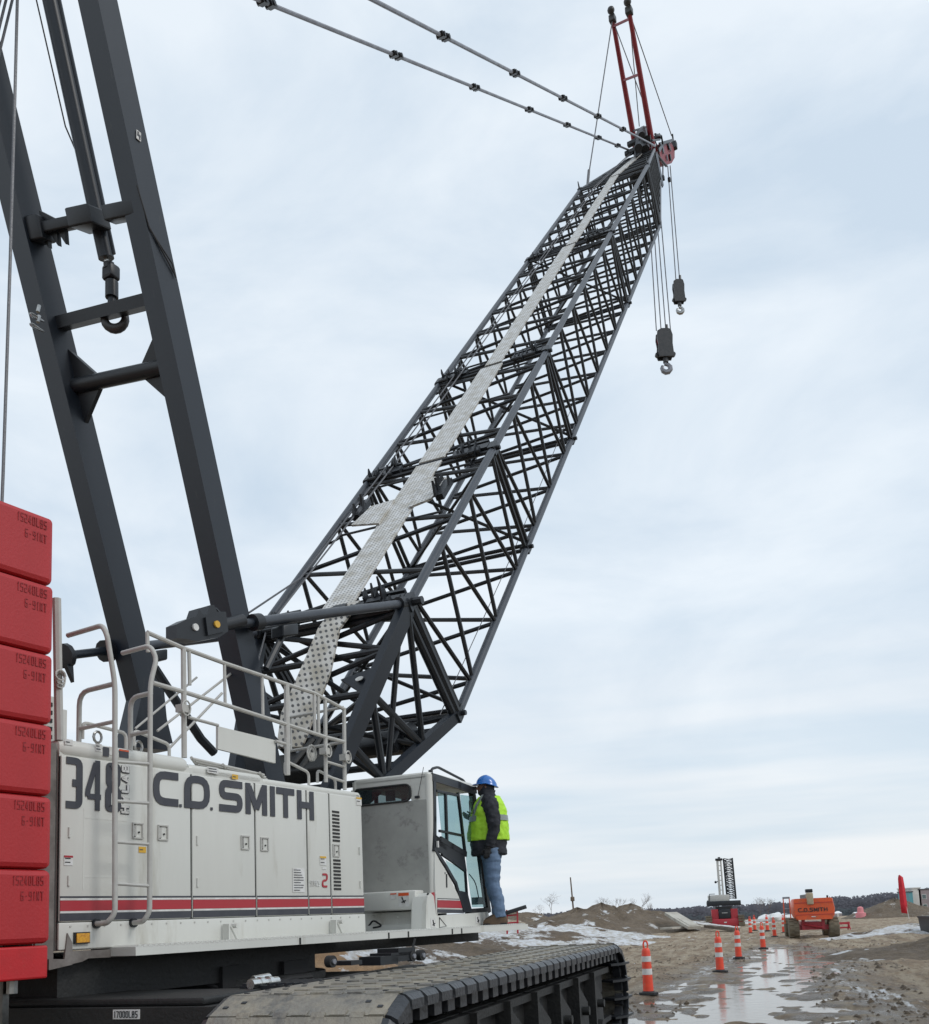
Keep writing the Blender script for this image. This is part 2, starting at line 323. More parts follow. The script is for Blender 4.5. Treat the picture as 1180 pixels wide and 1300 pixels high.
# ------------------------------------------------------------------ stroke lettering
r_=1  # rounded corner marker
G={'C':[[(1,1),(0,1),(0,0),(1,0)]],'D':[[(0,0),(0,1),(1,1),(1,0),(0,0)]],'S':[[(1,1),(0,1),(0,.5),(1,.5),(1,0),(0,0)]],
'M':[[(0,0),(0,1)],[(1,0),(1,1)],[(.06,1),(.5,.1)],[(.5,.1),(.94,1)]],'I':[[(.5,0),(.5,1)]],'T':[[(0,1),(1,1)],[(.5,1),(.5,0)]],'H':[[(0,0),(0,1)],[(1,0),(1,1)],[(0,.5),(1,.5)]],
'3':[[(0,1),(1,1),(1,0),(0,0)],[(.3,.5),(1,.5)]],'4':[[(.74,0),(.74,1)],[(0,.24),(1,.24)],[(.0,.24),(.0,.36),(.60,1.0)]],'8':[[(.5,1),(.06,1),(.06,.54),(.94,.54),(.94,1),(.5,1)],[(.5,0),(0,0),(0,.46),(1,.46),(1,0),(.5,0)]],
'1':[[(.2,.8),(.5,1),(.5,0)]],'5':[[(1,1),(0,1),(0,.55),(1,.55),(1,0),(0,0)]],'2':[[(0,1),(1,1),(1,.5),(0,.5),(0,0),(1,0)]],'0':[[(.5,1),(0,1),(0,0),(1,0),(1,1),(.5,1)]],
'L':[[(0,1),(0,0),(1,0)]],'B':[[(0,0),(0,1),(.9,1),(.9,.5),(0,.5)],[(.9,.5),(1,.5),(1,0),(0,0)]],'6':[[(1,1),(0,1),(0,0),(1,0),(1,.5),(0,.5)]],'9':[[(1,.5),(0,.5),(0,1),(1,1),(1,0),(0,0)]],
'7':[[(0,1),(1,1),(.4,0)]],'Y':[[(0,1),(.5,.5),(1,1)],[(.5,.5),(.5,0)]],'A':[[(0,0),(.5,1),(1,0)],[(.2,.35),(.8,.35)]],'E':[[(1,1),(0,1),(0,0),(1,0)],[(0,.5),(.9,.5)]],
'R':[[(0,0),(0,1),(1,1),(1,.5),(0,.5)],[(.4,.5),(1,0)]],'.':[],'-':[[(.2,.5),(.8,.5)]],' ':[]}
def lettering(mb,text,o,X,Y,n,h,w,sw,gap,rnd=.0,lift=.004,th=.003,dot=None):
    o=Vector(o)+n*lift; x=0
    for ch in text:
        cw=w
        if ch=='.': cw=dot or sw*1.1
        if ch=='I': cw=sw
        if ch=='1': cw=w*.75
        if ch==' ': x+=w*.6; continue
        if ch=='.':
            a=[o+X*x,o+X*(x+cw),o+X*(x+cw)+Y*cw,o+X*x+Y*cw]; mb.prism(a,n,th)
        for si,st in enumerate(G[ch]):
            o=Vector(o)+n*.0007*(1 if si else 0)
            pts=[Vector((x+sw/2+p[0]*(cw-sw),sw/2+p[1]*(h-sw),0)) for p in st]
            closed=(pts[0]-pts[-1]).length<1e-6
            if rnd and ch not in 'MHITY': pts=roundpath(pts,rnd,4)
            k=len(pts); off=[]
            for i in range(k):
                if closed and i in (0,k-1): d0=(pts[-1]-pts[-2]).normalized(); d1=(pts[1]-pts[0]).normalized()
                else:
                    d0=(pts[i]-pts[max(i-1,0)]); d1=(pts[min(i+1,k-1)]-pts[i]); d0=d0.normalized() if d0.length>1e-7 else d1.normalized(); d1=d1.normalized() if d1.length>1e-7 else d0
                t=(d0+d1); t=t.normalized() if t.length>1e-3 else d0; nn=Vector((-t.y,t.x,0)); q=max(.5,abs(nn.dot(Vector((-d1.y,d1.x,0))))); off.append(nn*(sw/2/q))
            e0=e1=Vector((0,0,0))
            if not closed: e0=(pts[0]-pts[1]).normalized()*sw*.5*(1 if len(st)>2 and ch not in 'M41AY' else 0); e1=(pts[-1]-pts[-2]).normalized()*sw*.5*(1 if len(st)>2 and ch not in 'M41AY' else 0)
            if ch in 'HITM41AY':                      # square the stem ends to the full height
                for q_,(e,idx) in enumerate((('a',0),('b',-1))):
                    pp=st[idx]; dy=(-sw/2 if pp[1]==0 else sw/2 if pp[1]==1 else 0); 
                    nb=st[1] if idx==0 else st[-2]
                    if abs(nb[0]-pp[0])<1e-6: 
                        if idx==0: e0=Vector((0,dy,0))
                        else: e1=Vector((0,dy,0))
                    elif ch=='T' and pp[1]==1:
                        if idx==0: e0=Vector((-sw/2,0,0))
                        else: e1=Vector((sw/2,0,0))
            Lf=[];Rt=[]
            for i,p in enumerate(pts):
                e=e0 if i==0 else e1 if i==k-1 else Vector((0,0,0))
                a=p+off[i]+e; b=p-off[i]+e
                Lf.append(o+X*a.x+Y*a.y); Rt.append(o+X*b.x+Y*b.y)
            vs=Lf+Rt+[q+n*th for q in Lf]+[q+n*th for q in Rt]; fs=[]
            for i in range(k-1):
                fs+=[(2*k+i,2*k+i+1,3*k+i+1,3*k+i),(i,i+1,2*k+i+1,2*k+i),(k+i,3*k+i,3*k+i+1,k+i+1)]
            fs+=[(0,2*k,3*k,k),(k-1,2*k-1,4*k-1,3*k-1)]
            mb.add(vs,fs)
        x+=cw+gap
    return x-gap
#SECTION
# ================================================================== THE CRANE
crane=thing('crawler_crane','huge lattice boom crawler crane with pale grey housing and black boom filling the foreground','crawler crane',C(7,-8.2,0))
SV=-6.5
# ---- machinery house
m=MB()
m.cbox(4.62,6.9,-9.75,SV-.02,1.58,3.16)
m.cbox(6.9,8.47,-7.12,SV-.02,1.58,3.13)
m.cbox(6.9,8.9,-9.75,-9.25,1.58,3.1)
house=m.build('machinery_house',M['paint'],crane)
m=MB(); m.cbox(4.6,5.94,-9.78,SV+.0,3.10,3.25,.06); m.cbox(5.95,6.9,-9.78,SV-.02,3.08,3.2,.04); m.cbox(6.9,8.48,-7.13,SV-.02,3.08,3.165,.03)
m.build('roof_cap',M['paint'],house)
doors=[(4.62,5.955),(5.962,6.765),(6.772,7.525),(7.532,7.895),(7.902,8.47)]
for i,(a,b) in enumerate(doors):
    m=MB(); m.cbox(a+.006,b-.006,SV-.03,SV,1.80,3.10 if i>0 else 3.11,.012)
    if i==0:                                            # shallow pressed ribs on the rear door
        for zz in (2.15,2.62): m.cbox(4.84,5.25,SV-.01,SV+.0015,zz,zz+.012)
        m.cbox(4.83,4.842,SV-.01,SV+.0015,2.05,2.70)
    m.build('door_panel',M['paint'],house)
m=MB(); m.cbox(4.62,8.47,SV-.03,SV-.012,1.585,3.10); m.build('seam_backing',M['seam'],house)
m=MB(); m.cbox(4.62,8.475,SV-.03,SV+.004,1.585,1.795,.01); m.build('lower_sill',M['paint'],house)
for (z0,z1,mt,nm) in ((1.985,2.0,'navy','dark_pinstripe'),(1.968,1.984,'white','white_pinstripe'),(1.885,1.966,'stripe_r','red_stripe'),(1.868,1.883,'white','white_pinstripe'),(1.808,1.866,'navy','navy_stripe')):
    m=MB()
    for a,b in doors: m.cbox(a+.01,b-.01,SV-.002,SV+.003,z0,z1)
    m.build(nm,M[mt],house)
# exposed hinges and bolt heads along the doors
m=MB()
for u_ in (4.70,6.02,8.40):
    for z_ in (2.12,2.50): m.tube(C(u_,SV+.006,z_-.04),C(u_,SV+.006,z_+.04),.010,8)
m.build('door_hinge',M['paint'],house)
m=MB()
for k in range(24): m.tube(C(4.72+k*.158,SV+.003,1.765),C(4.72+k*.158,SV+.009,1.765),.009,6)
m.build('sill_bolts',M['rail'],house)
# recessed latches
for (x,y) in ((174.5,1055),(206.5,1057.5),(311,1070),(335.5,1072),(426.5,1080)):
    p=S(x,y,SV); u=p.dot(CU); z=p.z
    m=MB()
    for (du,dz,hu,hz) in ((0,.062,.055,.006),(0,-.062,.055,.006),(-.05,0,.006,.062),(.05,0,.006,.062)): m.box(C(u+du,SV+.004,z+dz),CU*hu,CV*.008,Z*hz)
    m.box(C(u-.03,SV+.001,z),CU*.018,CV*.003,Z*.045)
    lt=m.build('door_latch',M['rail'],house)
    m=MB(); m.box(C(u-.034,SV+.002,z),CU*.013,CV*.002,Z*.052); m.tube(C(u+.012,SV+.0,z-.012),C(u+.012,SV+.012,z-.012),.008,8); m.build('latch_recess',M['seam'],house)
# louvres
for (x0,y0,x1,y1) in ((421.5,1028,431.5,1070),(423,1090,433,1131)):
    a=S(x0,y0,SV);b=S(x1,y1,SV); m=MB(); n=9
    for k in range(n):
        z=a.z+(b.z-a.z)*(k+.5)/n; m.prism([C(a.dot(CU),SV+.002,z-.011),C(b.dot(CU),SV+.002,z-.013),C(b.dot(CU),SV+.002,z+.009),C(a.dot(CU),SV+.002,z+.011)],CV,.004)
    m.build('louvre',M['seam'],house)
# lettering on the flank
def flank_text(text,x0,y0,h,w,sw,gap,mt,rnd,name,vert=False,dot=None):
    p=S(x0,y0,SV); m=MB()
    if vert: lettering(m,text,p,Z,-CU,CV,h,w,sw,gap,rnd,lift=.005)
    else: lettering(m,text,p,CU,Z,CV,h,w,sw,gap,rnd,lift=.005,dot=dot)
    return m.build(name,M[mt],house)
def letters(items,zb,zt,sw,rnd,name):
    for ch,xa,xb in items:
        ua,ub=S(xa,1020,SV).dot(CU),S(xb,1020,SV).dot(CU); m=MB()
        if ch=='.': m.cbox(ua,ub,SV+.005,SV+.008,zb,zb+(ub-ua))
        else: lettering(m,ch,C(ua,SV,zb),CU,Z,CV,zt-zb,ub-ua if ch!='I' else .07,.046 if ch=='4' else sw,0,rnd,lift=.005)
        m.build(name,M['navy'],house)
letters((('3',83,104),('4',107.5,130.5),('8',133,153)),S(95,1027,SV).z,S(95,962,SV).z,.058,.045,'number_lettering')
letters((('C',194,226),('.',227.3,230.3),('D',233.5,266),('.',266.8,269.6),('S',278,307.5),('M',311.5,338.6),('I',342.7,347.5),('T',350.8,373.5),('H',377,398)),S(209,1023,SV).z,S(209,979.5,SV).z,.068,.10,'company_lettering')
m=MB(); p=S(164,1034,SV); lettering(m,'HYLAB',p-CU*.004-Z*.004,Z,-CU,CV,.086,.075,.030,.012,.008,lift=.003); m.build('model_lettering_outline',M['navy'],house)
m=MB(); lettering(m,'HYLAB',p-CU*.010+Z*.003,Z,-CU,CV,.076,.067,.019,.020,.006,lift=.007); m.build('model_lettering',M['white'],house)
m=MB(); p=S(408.3,1127,SV); lettering(m,'2',p,CU,Z+CU*.12,CV,.15,.088,.022,.01,.035); m.build('series_number',M['stripe_r'],house)
m=MB(); lettering(m,'SERIES',S(393.6,1125,SV),CU,Z,CV,.058,.022,.0075,.006,.004); m.build('series_lettering',M['white'],house)
def decal(x0,y0,x1,y1,mt='white',marks=0,v=None,band=None,name='sticker'):
    v=SV if v is None else v
    a=S(x0,y0,v);b=S(x1,y1,v); ua,ub=a.dot(CU),b.dot(CU); m=MB(); m.cbox(ua,ub,v+.002,v+.005,b.z,a.z); o=m.build(name,M[mt],house)
    m=MB(); random.seed(int(x0))
    for k in range(marks):
        z=a.z+(b.z-a.z)*(k+.8)/(marks+.6); m.cbox(ua+.1*(ub-ua),ua+(ub-ua)*random.uniform(.55,.9),v+.005,v+.007,z-.004,z+.004)
    if marks: m.build('sticker_print',M['navy' if band is None else 'black'],house)
    if band:
        m=MB(); m.cbox(ua,ub,v+.005,v+.007,a.z-(a.z-b.z)*.22,a.z-.001); m.build('sticker_band',M[band],house)
decal(371,1102,387,1133,marks=9); decal(406,1087,414,1099,marks=2,band='yellow'); decal(409,1101,414,1104); decal(263,973,277,983,marks=2); decal(294.5,983,302,990,'yellow',marks=1)
decal(176,1075,185,1083,'yellow',marks=1); decal(81,1086,92,1099,marks=2,band='stripe_r'); decal(82,938,92,947,marks=1)
decal(121,944,129,955,marks=2); decal(130.5,948,138,961,'navy'); decal(138.5,948,143,959); decal(151,951,163,963,'navy',band='orange'); decal(452,1012,459,1023,marks=1,band='yellow')
# marker lamp
p=S(102,1191,SV); m=MB(); m.box(p+CV*.012,CU*.068,CV*.016,Z*.045); lamp=m.build('marker_lamp',M['black'],house)
m=MB(); m.box(p+CV*.02,CU*.058,CV*.018,Z*.036); m.build('amber_lens',M['amber'],house)
# rear corner: dark hinge strip, bracket
m=MB(); m.cbox(4.42,4.6,-6.9,SV-.03,1.5,3.2); m.build('rear_post',M['post'],house)
m=MB()
for k in range(9): m.cbox(4.43,4.5,SV-.03,SV-.01,1.62+k*.17,1.72+k*.17)
m.prism([S(84,1185,SV),S(90,1197,SV),S(90,1225,SV),S(60,1232,SV),S(60,1218,SV),S(80,1218,SV)],CV,.02); m.build('rear_bracket',M['post'],house)
m=MB(); m.prism([S(90,1208,SV+.0),S(173,1204,SV),S(173,1214,SV),S(112,1217,SV),S(105,1221,SV),S(92,1224,SV)],-CV,.03); m.build('step_beam',M['post'],house)
# roof grille behind the rail and the two cabinets
m=MB()
for k in range(5): m.tube(S(243+3*k,963+4*k,SV-.08-.05*k),S(335+2*k,984+3*k,SV-.08-.05*k),.014)
for x in (243,283,330): m.tube(S(x,962+(x-243)*.22,SV-.04),S(x+14,981+(x-243)*.22,SV-.3),.014)
m.build('roof_grille',M['rail'],house)
m=MB(); m.cbox(5.95,6.85,-7.2,SV-.16,3.18,3.22); m.build('painted_grille_shade',M['seam'],house)  # black slab standing in for the shade beneath the grille bars
m=MB(); m.cbox(4.80,5.0,-7.6,-7.05,3.2,3.72); m.cbox(5.03,5.1,-7.5,-7.1,3.2,3.64); cab_=m.build('intake_cabinet',M['paint'],house)
m=MB()
for k in range(6): m.cbox(4.785,4.795,-7.35,-7.25,3.28+k*.07,3.315+k*.07)
for k in range(6): m.cbox(4.86,4.92,-7.048,-7.043,3.28+k*.07,3.315+k*.07)
m.build('cabinet_slot',M['seam'],house)
# lifting eyes, hinges on roof
m=MB()
for (x,y) in ((176,948),(124,936)): 
    c_=S(x,y,SV-.3); pts=[c_+CU*math.cos(t)*.04+Z*math.sin(t)*.05 for t in [k*math.pi*2/10 for k in range(11)]]; m.path(pts,.012,6)
m.build('lifting_eye',M['steel'],house)
m=MB(); c_=S(396,956,SV-.25)
for k in range(2): pts=[c_+CU*math.cos(t)*(.04+.03*k)+Z*math.sin(t)*(.05+.035*k) for t in [j*math.pi*2/12 for j in range(13)]]; m.path(pts,.012,6)
m.tube(c_-Z*.09,c_+Z*.0,.03); m.build('roller_guide',M['rail'],house)
# flat white equipment panel on the rail
m=MB(); m.prism([S(277,922,SV-.12),S(350,940,SV-.12),S(350,969,SV-.12),S(277,951,SV-.12)],-CV,.03); m.build('deflector_panel',M['paint'],house)
# ---- deck / walkway
m=MB(); a=C(5.1,-6.2,0); m.cbox(5.1,11.78,-6.75,-6.2,1.515,1.585); 
w=m.build('side_walkway',M['paint'],crane)
m=MB()
k=5.12
while k<11.7:
    m.prism([C(k,-6.198,1.584),C(k+.04,-6.198,1.584),C(k+.03,-6.198,1.598),C(k+.01,-6.198,1.598)],-CV,.5); k+=.055
m.build('grip_serration',M['paint'],w)
m=MB()
for x in (380,493,518,574,586): p=S(x,1190,-6.2); m.cbox(p.dot(CU),p.dot(CU)+.02,-6.2,-6.193,1.517,1.58)
m.build('walkway_joint',M['seam'],w)
for x in (293,428):
    p=S(x,1188,-6.45); u=p.dot(CU); m=MB(); m.cbox(u-.07,u-.055,-6.48,-6.40,1.59,1.74); m.tube(C(u-.03,-6.42,1.72),C(u+.05,-6.42,1.6),.012); m.tube(C(u+.02,-6.45,1.72),C(u+.02,-6.38,1.72),.022); m.build('walkway_hinge',M['paint'],w)
m=MB(); m.cbox(4.7,7.75,-9.6,-6.62,1.2,1.51); m.cbox(7.75,11.6,-9.2,-6.9,1.38,1.5); m.build('upper_frame',M['grime'],crane)
m=MB(); 
for (u0,v0) in ((7.2,-6.55),(6.4,-6.58)): m.cbox(u0,u0+.35,v0-.3,v0,1.0,1.35)
m.path([S(330,1262,-6.4),S(365,1243,-6.4),S(395,1240,-6.4)],.03); 
for k in range(4): m.path([C(6.2,-6.7-.05*k,1.25),C(6.7,-6.6-.05*k,1.02+.03*k),C(7.4,-6.65-.05*k,1.2),C(7.9,-6.8,1.15)],.022,6,.2)
m.build('hydraulic_hose',M['rub'],crane)
# ---- ladder
def ladder(): 
    m=MB(); V=-6.28
    m.path([S(121,1173,-6.49),S(136,1172.5,V-.05),S(146,1160,V),S(146,868,V),S(136,806,V),S(136,792,V)-CV*.06,S(136,792,V)-CV*.5],.022,10,.09)
    m.path([S(168,1172,-6.49),S(182,1170.5,V-.05),S(190,1158,V),S(191,868,V),S(199,836,V),S(197,818,V)-CV*.06,S(197,818,V)-CV*.42],.021,10,.08)
    ld=m.build('ladder',M['rail'],crane)
    for y in (968,1018,1070,1123): m=MB(); m.tube(S(146,y-1,V),S(190,y+2,V),.014); m.build('rung',M['rail'],ld)
    m=MB(); m.path([S(146,868,V),S(146,868,V)-CV*.45,S(146,868,V)-CV*.45-Z*.62],.021,10,.12); m.tube(S(146,916,V),S(146,916,V)-CV*.45,.018)
    m.path([S(192,880,V),S(192,880,V)-CV*.26,S(192,880,V)-CV*.26-Z*.5],.021,10,.1); m.tube(S(192,928,V),S(192,928,V)-CV*.26,.018); m.build('top_hoop',M['rail'],ld)
    m=MB()
    for (x,y) in ((121,1173),(168,1172)): m.mark(); m.tube(S(x,y,-6.5),S(x,y,-6.5)+CV*.03,.038,14)
    m.build_each('ladder_foot',M['black'],ld)
ladder()
# ---- roof handrail
V=-6.6; m=MB()
top=[S(187,803,V),S(233,823,V),S(285,842,V),S(333,858,V),S(362,868,V),S(399,880,V),S(436,900,V)]
m.path(top,.022,8); m.path([S(194,867,V),S(235,879,V),S(277,892,V),S(414,936,V),S(437,942,V)],.022,8)
rail=m.build('roof_handrail',M['rail'],crane)
for (x,y0,y1,r) in ((187,803,828,.018),(233,822,962,.026),(240,826,870,.018),(285,842,893,.016),(333,858,908,.016),(364,868,984,.03),(399,880,932,.018),(404,884,934,.018),(413,889,993,.022),(437,899,1003,.022)):
    m=MB(); m.tube(S(x,y0,V),S(x+1,y1,V),r); m.build('rail_post',M['rail'],rail)
m=MB(); m.path([S(240,911,V),S(277,921,V)],.016); m.path([S(350,941,V),S(368,946,V)],.016)
m.path([S(436,898,V),S(436,898,V)-CV*.8],.018); m.path([S(437,942,V),S(437,942,V)-CV*.8],.018); m.path([S(436,898,V)-CV*.8,S(437,942,V)-CV*.8],.018)
m.path([S(414,967,V),S(438,974,V)],.016); m.path([S(414,985,V),S(438,993,V)],.016); m.build('mid_rail',M['rail'],rail)
m=MB()
for (x0,y0,x1,y1,h) in ((170,930,215,948,16),(362,968,392,983,15),(403,980,426,992,12),(105,920,160,934,10)):
    vv=V-.12; a=S(x0,y0,vv);b=S(x1,y1,vv); m.path([a-Z*.12,a+Z*.02,b+Z*.02,b-Z*.12],.016,8,.05)
m.build('grab_handle',M['rail'],rail)
m=MB()
for (x,y,v_) in ((232,900,V+.03),(413,954,V+.02),(438,962,V+.02)):
    c_=S(x,y,v_); m.box(c_,CU*.05,CV*.04,Z*.035)
    pts=[c_+CU*math.cos(t)*.05+Z*math.sin(t)*.07+CV*.05 for t in [j*math.pi*2/10 for j in range(11)]]; m.path(pts,.008,5)
m.build('rail_clamp',M['rail'],rail)
m=MB(); m.tube(S(72,760,-6.55),S(75,940,-6.55),.036); c_=S(74,858,-6.5); 
for k in range(3): pts=[c_+CU*(math.cos(t)*.045+.012*k)+Z*(math.sin(t)*.04*(1+.3*k)-.015*k)+CV*(.03-.02*k) for t in [j*math.pi*2/9 for j in range(10)]]; m.path(pts,.008,5)
m.build('hose_post',M['rail'],crane)
m=MB(); m.tube(S(200,928,-7.4),S(318,836,-7.4),.014); m.tube(S(215,950,-7.2),S(282,880,-7.2),.014); m.tube(S(172,925,-7.5),S(250,860,-7.5),.012); m.build('brace_rod',M['rail'],crane)
# ---- cab
KH=R(24.5); KU=Vector((math.sin(KH),math.cos(KH),0)); KV=Vector((math.cos(KH),-math.sin(KH),0))
K=S(553,1172,-6.45); zt=hit(551,981,K,KV).z
def side(x,y,o=0): return hit(x,y,K+KV*o,KV)
def rear(x,y,o=0): return hit(x,y,K-KU*o,KU)
fr_t=side(603,1001); fr_b=side(621,1157); LT=(fr_t-K).dot(KU); LB=(fr_b-K).dot(KU); CW=1.15; z0=K.z-.02; zt_f=fr_t.z
def KP(a,b,z): return K+KU*a-KV*b+Z*(z-K.z)       # a ahead, b inward
m=MB(); m.bbox(KP(LT/2,CW/2,zt-.06),KU*(LT/2),KV*(CW/2),Z*.07,.06)
m.tube(KP(.05,.05,z0),KP(.05,.05,zt-.03),.055,12)
wz0=rear(490,1020).z; wz1=rear(490,999).z
m.box(KP(.03,CW/2,(zt+wz1)/2-.02),KU*.03,KV*(CW/2-.04),Z*((zt-wz1)/2-.0))
ub=(rear(522,1005)-K).dot(-KV); m.box(KP(.03,(ub+.05)/2,(wz0+wz1)/2),KU*.03,KV*((ub-.05)/2),Z*((wz1-wz0)/2))
m.box(KP(.03,CW-.02,(wz0+wz1)/2),KU*.03,KV*.03,Z*((wz1-wz0)/2))
m.tube(KP(.05,CW-.05,z0),KP(.05,CW-.05,zt-.03),.055,12)
m.box(KP(LB/2,CW/2,z0),KU*(LB/2),KV*(CW/2),Z*.03)
cab=m.build('cab',M['paint'],crane)
m=MB(); m.box(KP(.03,CW/2,(wz0+z0)/2),KU*.034,KV*(CW/2-.06),Z*((wz0-z0)/2)); m.build('rear_wall',M['paint_dull'],cab)
m=MB(); mz=(wz0+wz1)/2; hw=(CW-.06-ub)/2; mc=KP(-.012,ub+hw,mz); hh=(wz1-wz0)/2
pts=[]; 
for (sx,sz) in ((1,1),(-1,1),(-1,-1),(1,-1)): pts.append(mc-KV*(sx*hw)+Z*(sz*hh))
pts=roundpath([ (pts[0]+pts[3])/2]+pts+[(pts[0]+pts[3])/2],.09,5); m.path(pts,.014,6); m.build('rear_window_seal',M['seam'],cab)
m=MB(); m.prism([q+KU*.006 for q in pts[:-1]],KU,.006); m.build('rear_window',M['glassd'],cab)
m=MB(); m.box(mc+KU*.12+KV*.05,KV*.07,KU*.003,Z*.07); m.build('window_notice',M['teal'] if 0 else M['white'],cab)
m=MB(); m.tube(rear(531,1010,.02),rear(538,974,.05),.004,6); m.box(rear(530,1012,.01),KV*.03,KU*.015,Z*.015); m.build('antenna',M['black'],cab)
# door skin and dark frames on the side
sk=[(552,1080),(558,1092),(565,1103),(574,1120),(583,1139),(588,1159),(554,1160),(552.5,1120)]
m=MB(); m.prism([side(x,y,.012) for x,y in sk],-KV,.03); door=m.build('cab_door',M['paint'],cab)
def bar(mb,pts,w,o=.015,th=.03,closed=False):
    P=[side(x,y,o) for x,y in pts]
    if closed: P.append(P[0])
    for i in range(len(P)-1):
        d=(P[i+1]-P[i]); L=d.length; d.normalize(); n=KV.cross(d); mb.box((P[i]+P[i+1])/2-KV*(th/2),d*(L/2+w*.45),n*(w/2),KV*(th/2))
m=MB(); bar(m,[(552,987),(584,997),(602,1004)],.10); bar(m,[(552.5,990),(553,1040),(553,1078)],.07); bar(m,[(553,1078),(566,1098),(580,1122),(590,1156)],.05,.02)
bar(m,[(556,1004),(583,1010)],.03,.022); bar(m,[(583,1008),(592,1084)],.045,.022); bar(m,[(592,1084),(575,1074),(562,1066)],.07,.024); bar(m,[(555,1066),(566,1074)],.1,.02)
bar(m,[(567,1007),(569,1072)],.045,.016); bar(m,[(560,1055),(589,1061)],.03,.02); bar(m,[(563,1085),(576,1094),(592,1106)],.03,.022); bar(m,[(592,1104),(594,1134)],.03,.022)
m.prism([side(x,y,.018) for x,y in ((584,1131),(594,1133),(600,1158),(589,1159))],-KV,.03)
m.prism([side(x,y,.020) for x,y in ((553,1060),(566,1070),(590,1085),(593,1106),(578,1094),(564,1086),(554,1078))],-KV,.02)
m.build('door_frame',M['black'],cab)
m=MB(); bar(m,[(602,1003),(622,1155)],.09,.0,.07); bar(m,[(596,1157),(622,1155)],.06,.0,.05); bar(m,[(601,1003),(604,1003)],.1,.0,.06); m.build('front_pillar',M['rub'],cab)
m=MB(); m.prism([side(x,y,.0) for x,y in ((556,1005),(583,1010),(591,1083),(562,1067))],-KV,.006); m.build('door_window',M['glass'],cab)
m=MB(); m.prism([side(x,y,.0) for x,y in ((566,1092),(592,1107),(594,1132),(583,1134))],-KV,.006); m.build('door_window',M['glass'],cab)
m=MB(); m.prism([side(x,y,-.01) for x,y in ((585,1009),(600,1011),(617,1152),(600,1152),(594,1108))],-KV,.006); m.build('side_window',M['glass'],cab)
m=MB()
for (x,y) in ((619,1156),): pass
m.tube(KP(LT,CW-.03,zt-.08),KP(LB,CW-.03,z0+.02),.04); m.tube(KP(LB,CW,z0+.03),KP(LB,0,z0+.03),.03); m.tube(KP(.6,CW-.02,z0),KP(.6,CW-.02,zt-.1),.03); m.tube(KP(0.05,CW-.02,z0+.75),KP(LB-.15,CW-.02,z0+.75),.025); m.build('far_side_frame',M['black'],cab)
m=MB(); m.box(KP(.45,.55,z0+.30),KU*.24,KV*.24,Z*.28); m.bbox(KP(.28,.55,z0+.8),KU*.07,KV*.22,Z*.38,.05); m.box(KP(.95,.5,z0+.25),KU*.1,KV*.15,Z*.25); m.build('operator_seat',M['rub'],cab)
m=MB(); z_a=side(570,1141.5).z; z_b=side(570,1152).z
xa=[(555,z_a),(583.5,z_a),(586.5,z_b),(555,z_b)]
def strip(y0,y1,mt,nm,l=.016):
    mm=MB(); mm.prism([side(x,y,l) for x,y in ((555.5,y0),(583.3+(y0-1139)*.28,y0+.9),(583.3+(y1-1139)*.28,y1+.7),(555.5,y1))],KV,.002); mm.build(nm,M[mt],cab)
strip(1140.5,1141.5,'navy','dark_pinstripe'); strip(1143,1152.5,'stripe_r','red_stripe'); strip(1141.6,1142.8,'white','white_pinstripe'); strip(1152.7,1153.8,'white','white_pinstripe'); strip(1154.5,1159,'navy','navy_stripe')
m=MB(); m.path([side(567,1110,.015),side(567.3,1127,.015)],.012,6); m.tube(side(565,1110,.01),side(565,1107.5,.01),.01,6); m.build('door_handle',M['black'],cab)
m=MB(); m.path([side(547,980,-.1),side(549,976,-.1),side(556,974,-.1),side(589,991,-.1),side(594,1001,-.1)],.018,8,.05); m.tube(side(547,982,-.1),side(547,978,-.1),.03); m.build('roof_guard_rail',M['black'],cab)
m=MB(); m.path([side(596,1017,.1),side(600,1019,.1),side(601,1033,.1),side(597,1032,.1),side(596,1018,.1)],.008,6); m.build('cab_mirror',M['black'],cab)
m=MB(); m.path([side(596,1110,-.05),side(604,1120,-.05),side(608,1140,-.05)],.008,6,.1); m.box(side(607,1144,-.1),KU*.08,KV*.06,Z*.05); m.build('control_console',M['rub'],cab)
m=MB(); m.box(side(556,1072,.03),KU*.016,KV*.01,Z*.04); m.build('door_reflector',M['white'],cab)
m=MB(); m.prism([side(x,y,.02) for x,y in ((545,1141),(552,1133),(553,1160),(549,1163),(543,1160),(542,1150))],-KV,.04); m.build('cab_pivot_lug',M['stripe_r'],cab)
# cab base
m=MB()
base=[(541,1179),(541.5,1150),(543,1138),(547,1133.5),(551,1138),(554,1163),(620,1158),(621.5,1165),(612,1176),(600,1179)]
m.prism([side(x,y,.03) for x,y in base],-KV,.2); m.box(KP(LB/2-.1,CW/2+.1,K.z-.06),KU*(LB/2+.1),KV*(CW/2-.05),Z*.06); cb=m.build('cab_base',M['paint'],crane)
m=MB(); m.bbox((rear(464,1131,.13)+rear(535,1158,.13))/2,KV*.38,KU*.12,Z*.12,.02); m.build('tool_box',M['paint'],cb)
m=MB(); m.box((rear(464,1162,.05)+rear(535,1178,.05))/2,KV*.4,KU*.04,Z*.11); 
for x in (474,505,526): 
    for y in (1164,1174): m.tube(rear(x,y,.12),rear(x,y,.09),.014)
m.build('base_panel',M['paint'],cb)
m=MB(); m.path([rear(530,1159,.24),rear(535,1157,.24),rear(539,1146,.24),rear(544,1134,.2)],.012,6,.05); m.path([rear(532,1160,.26),rear(537,1158,.26),rear(541,1147,.26)],.008,6,.05)
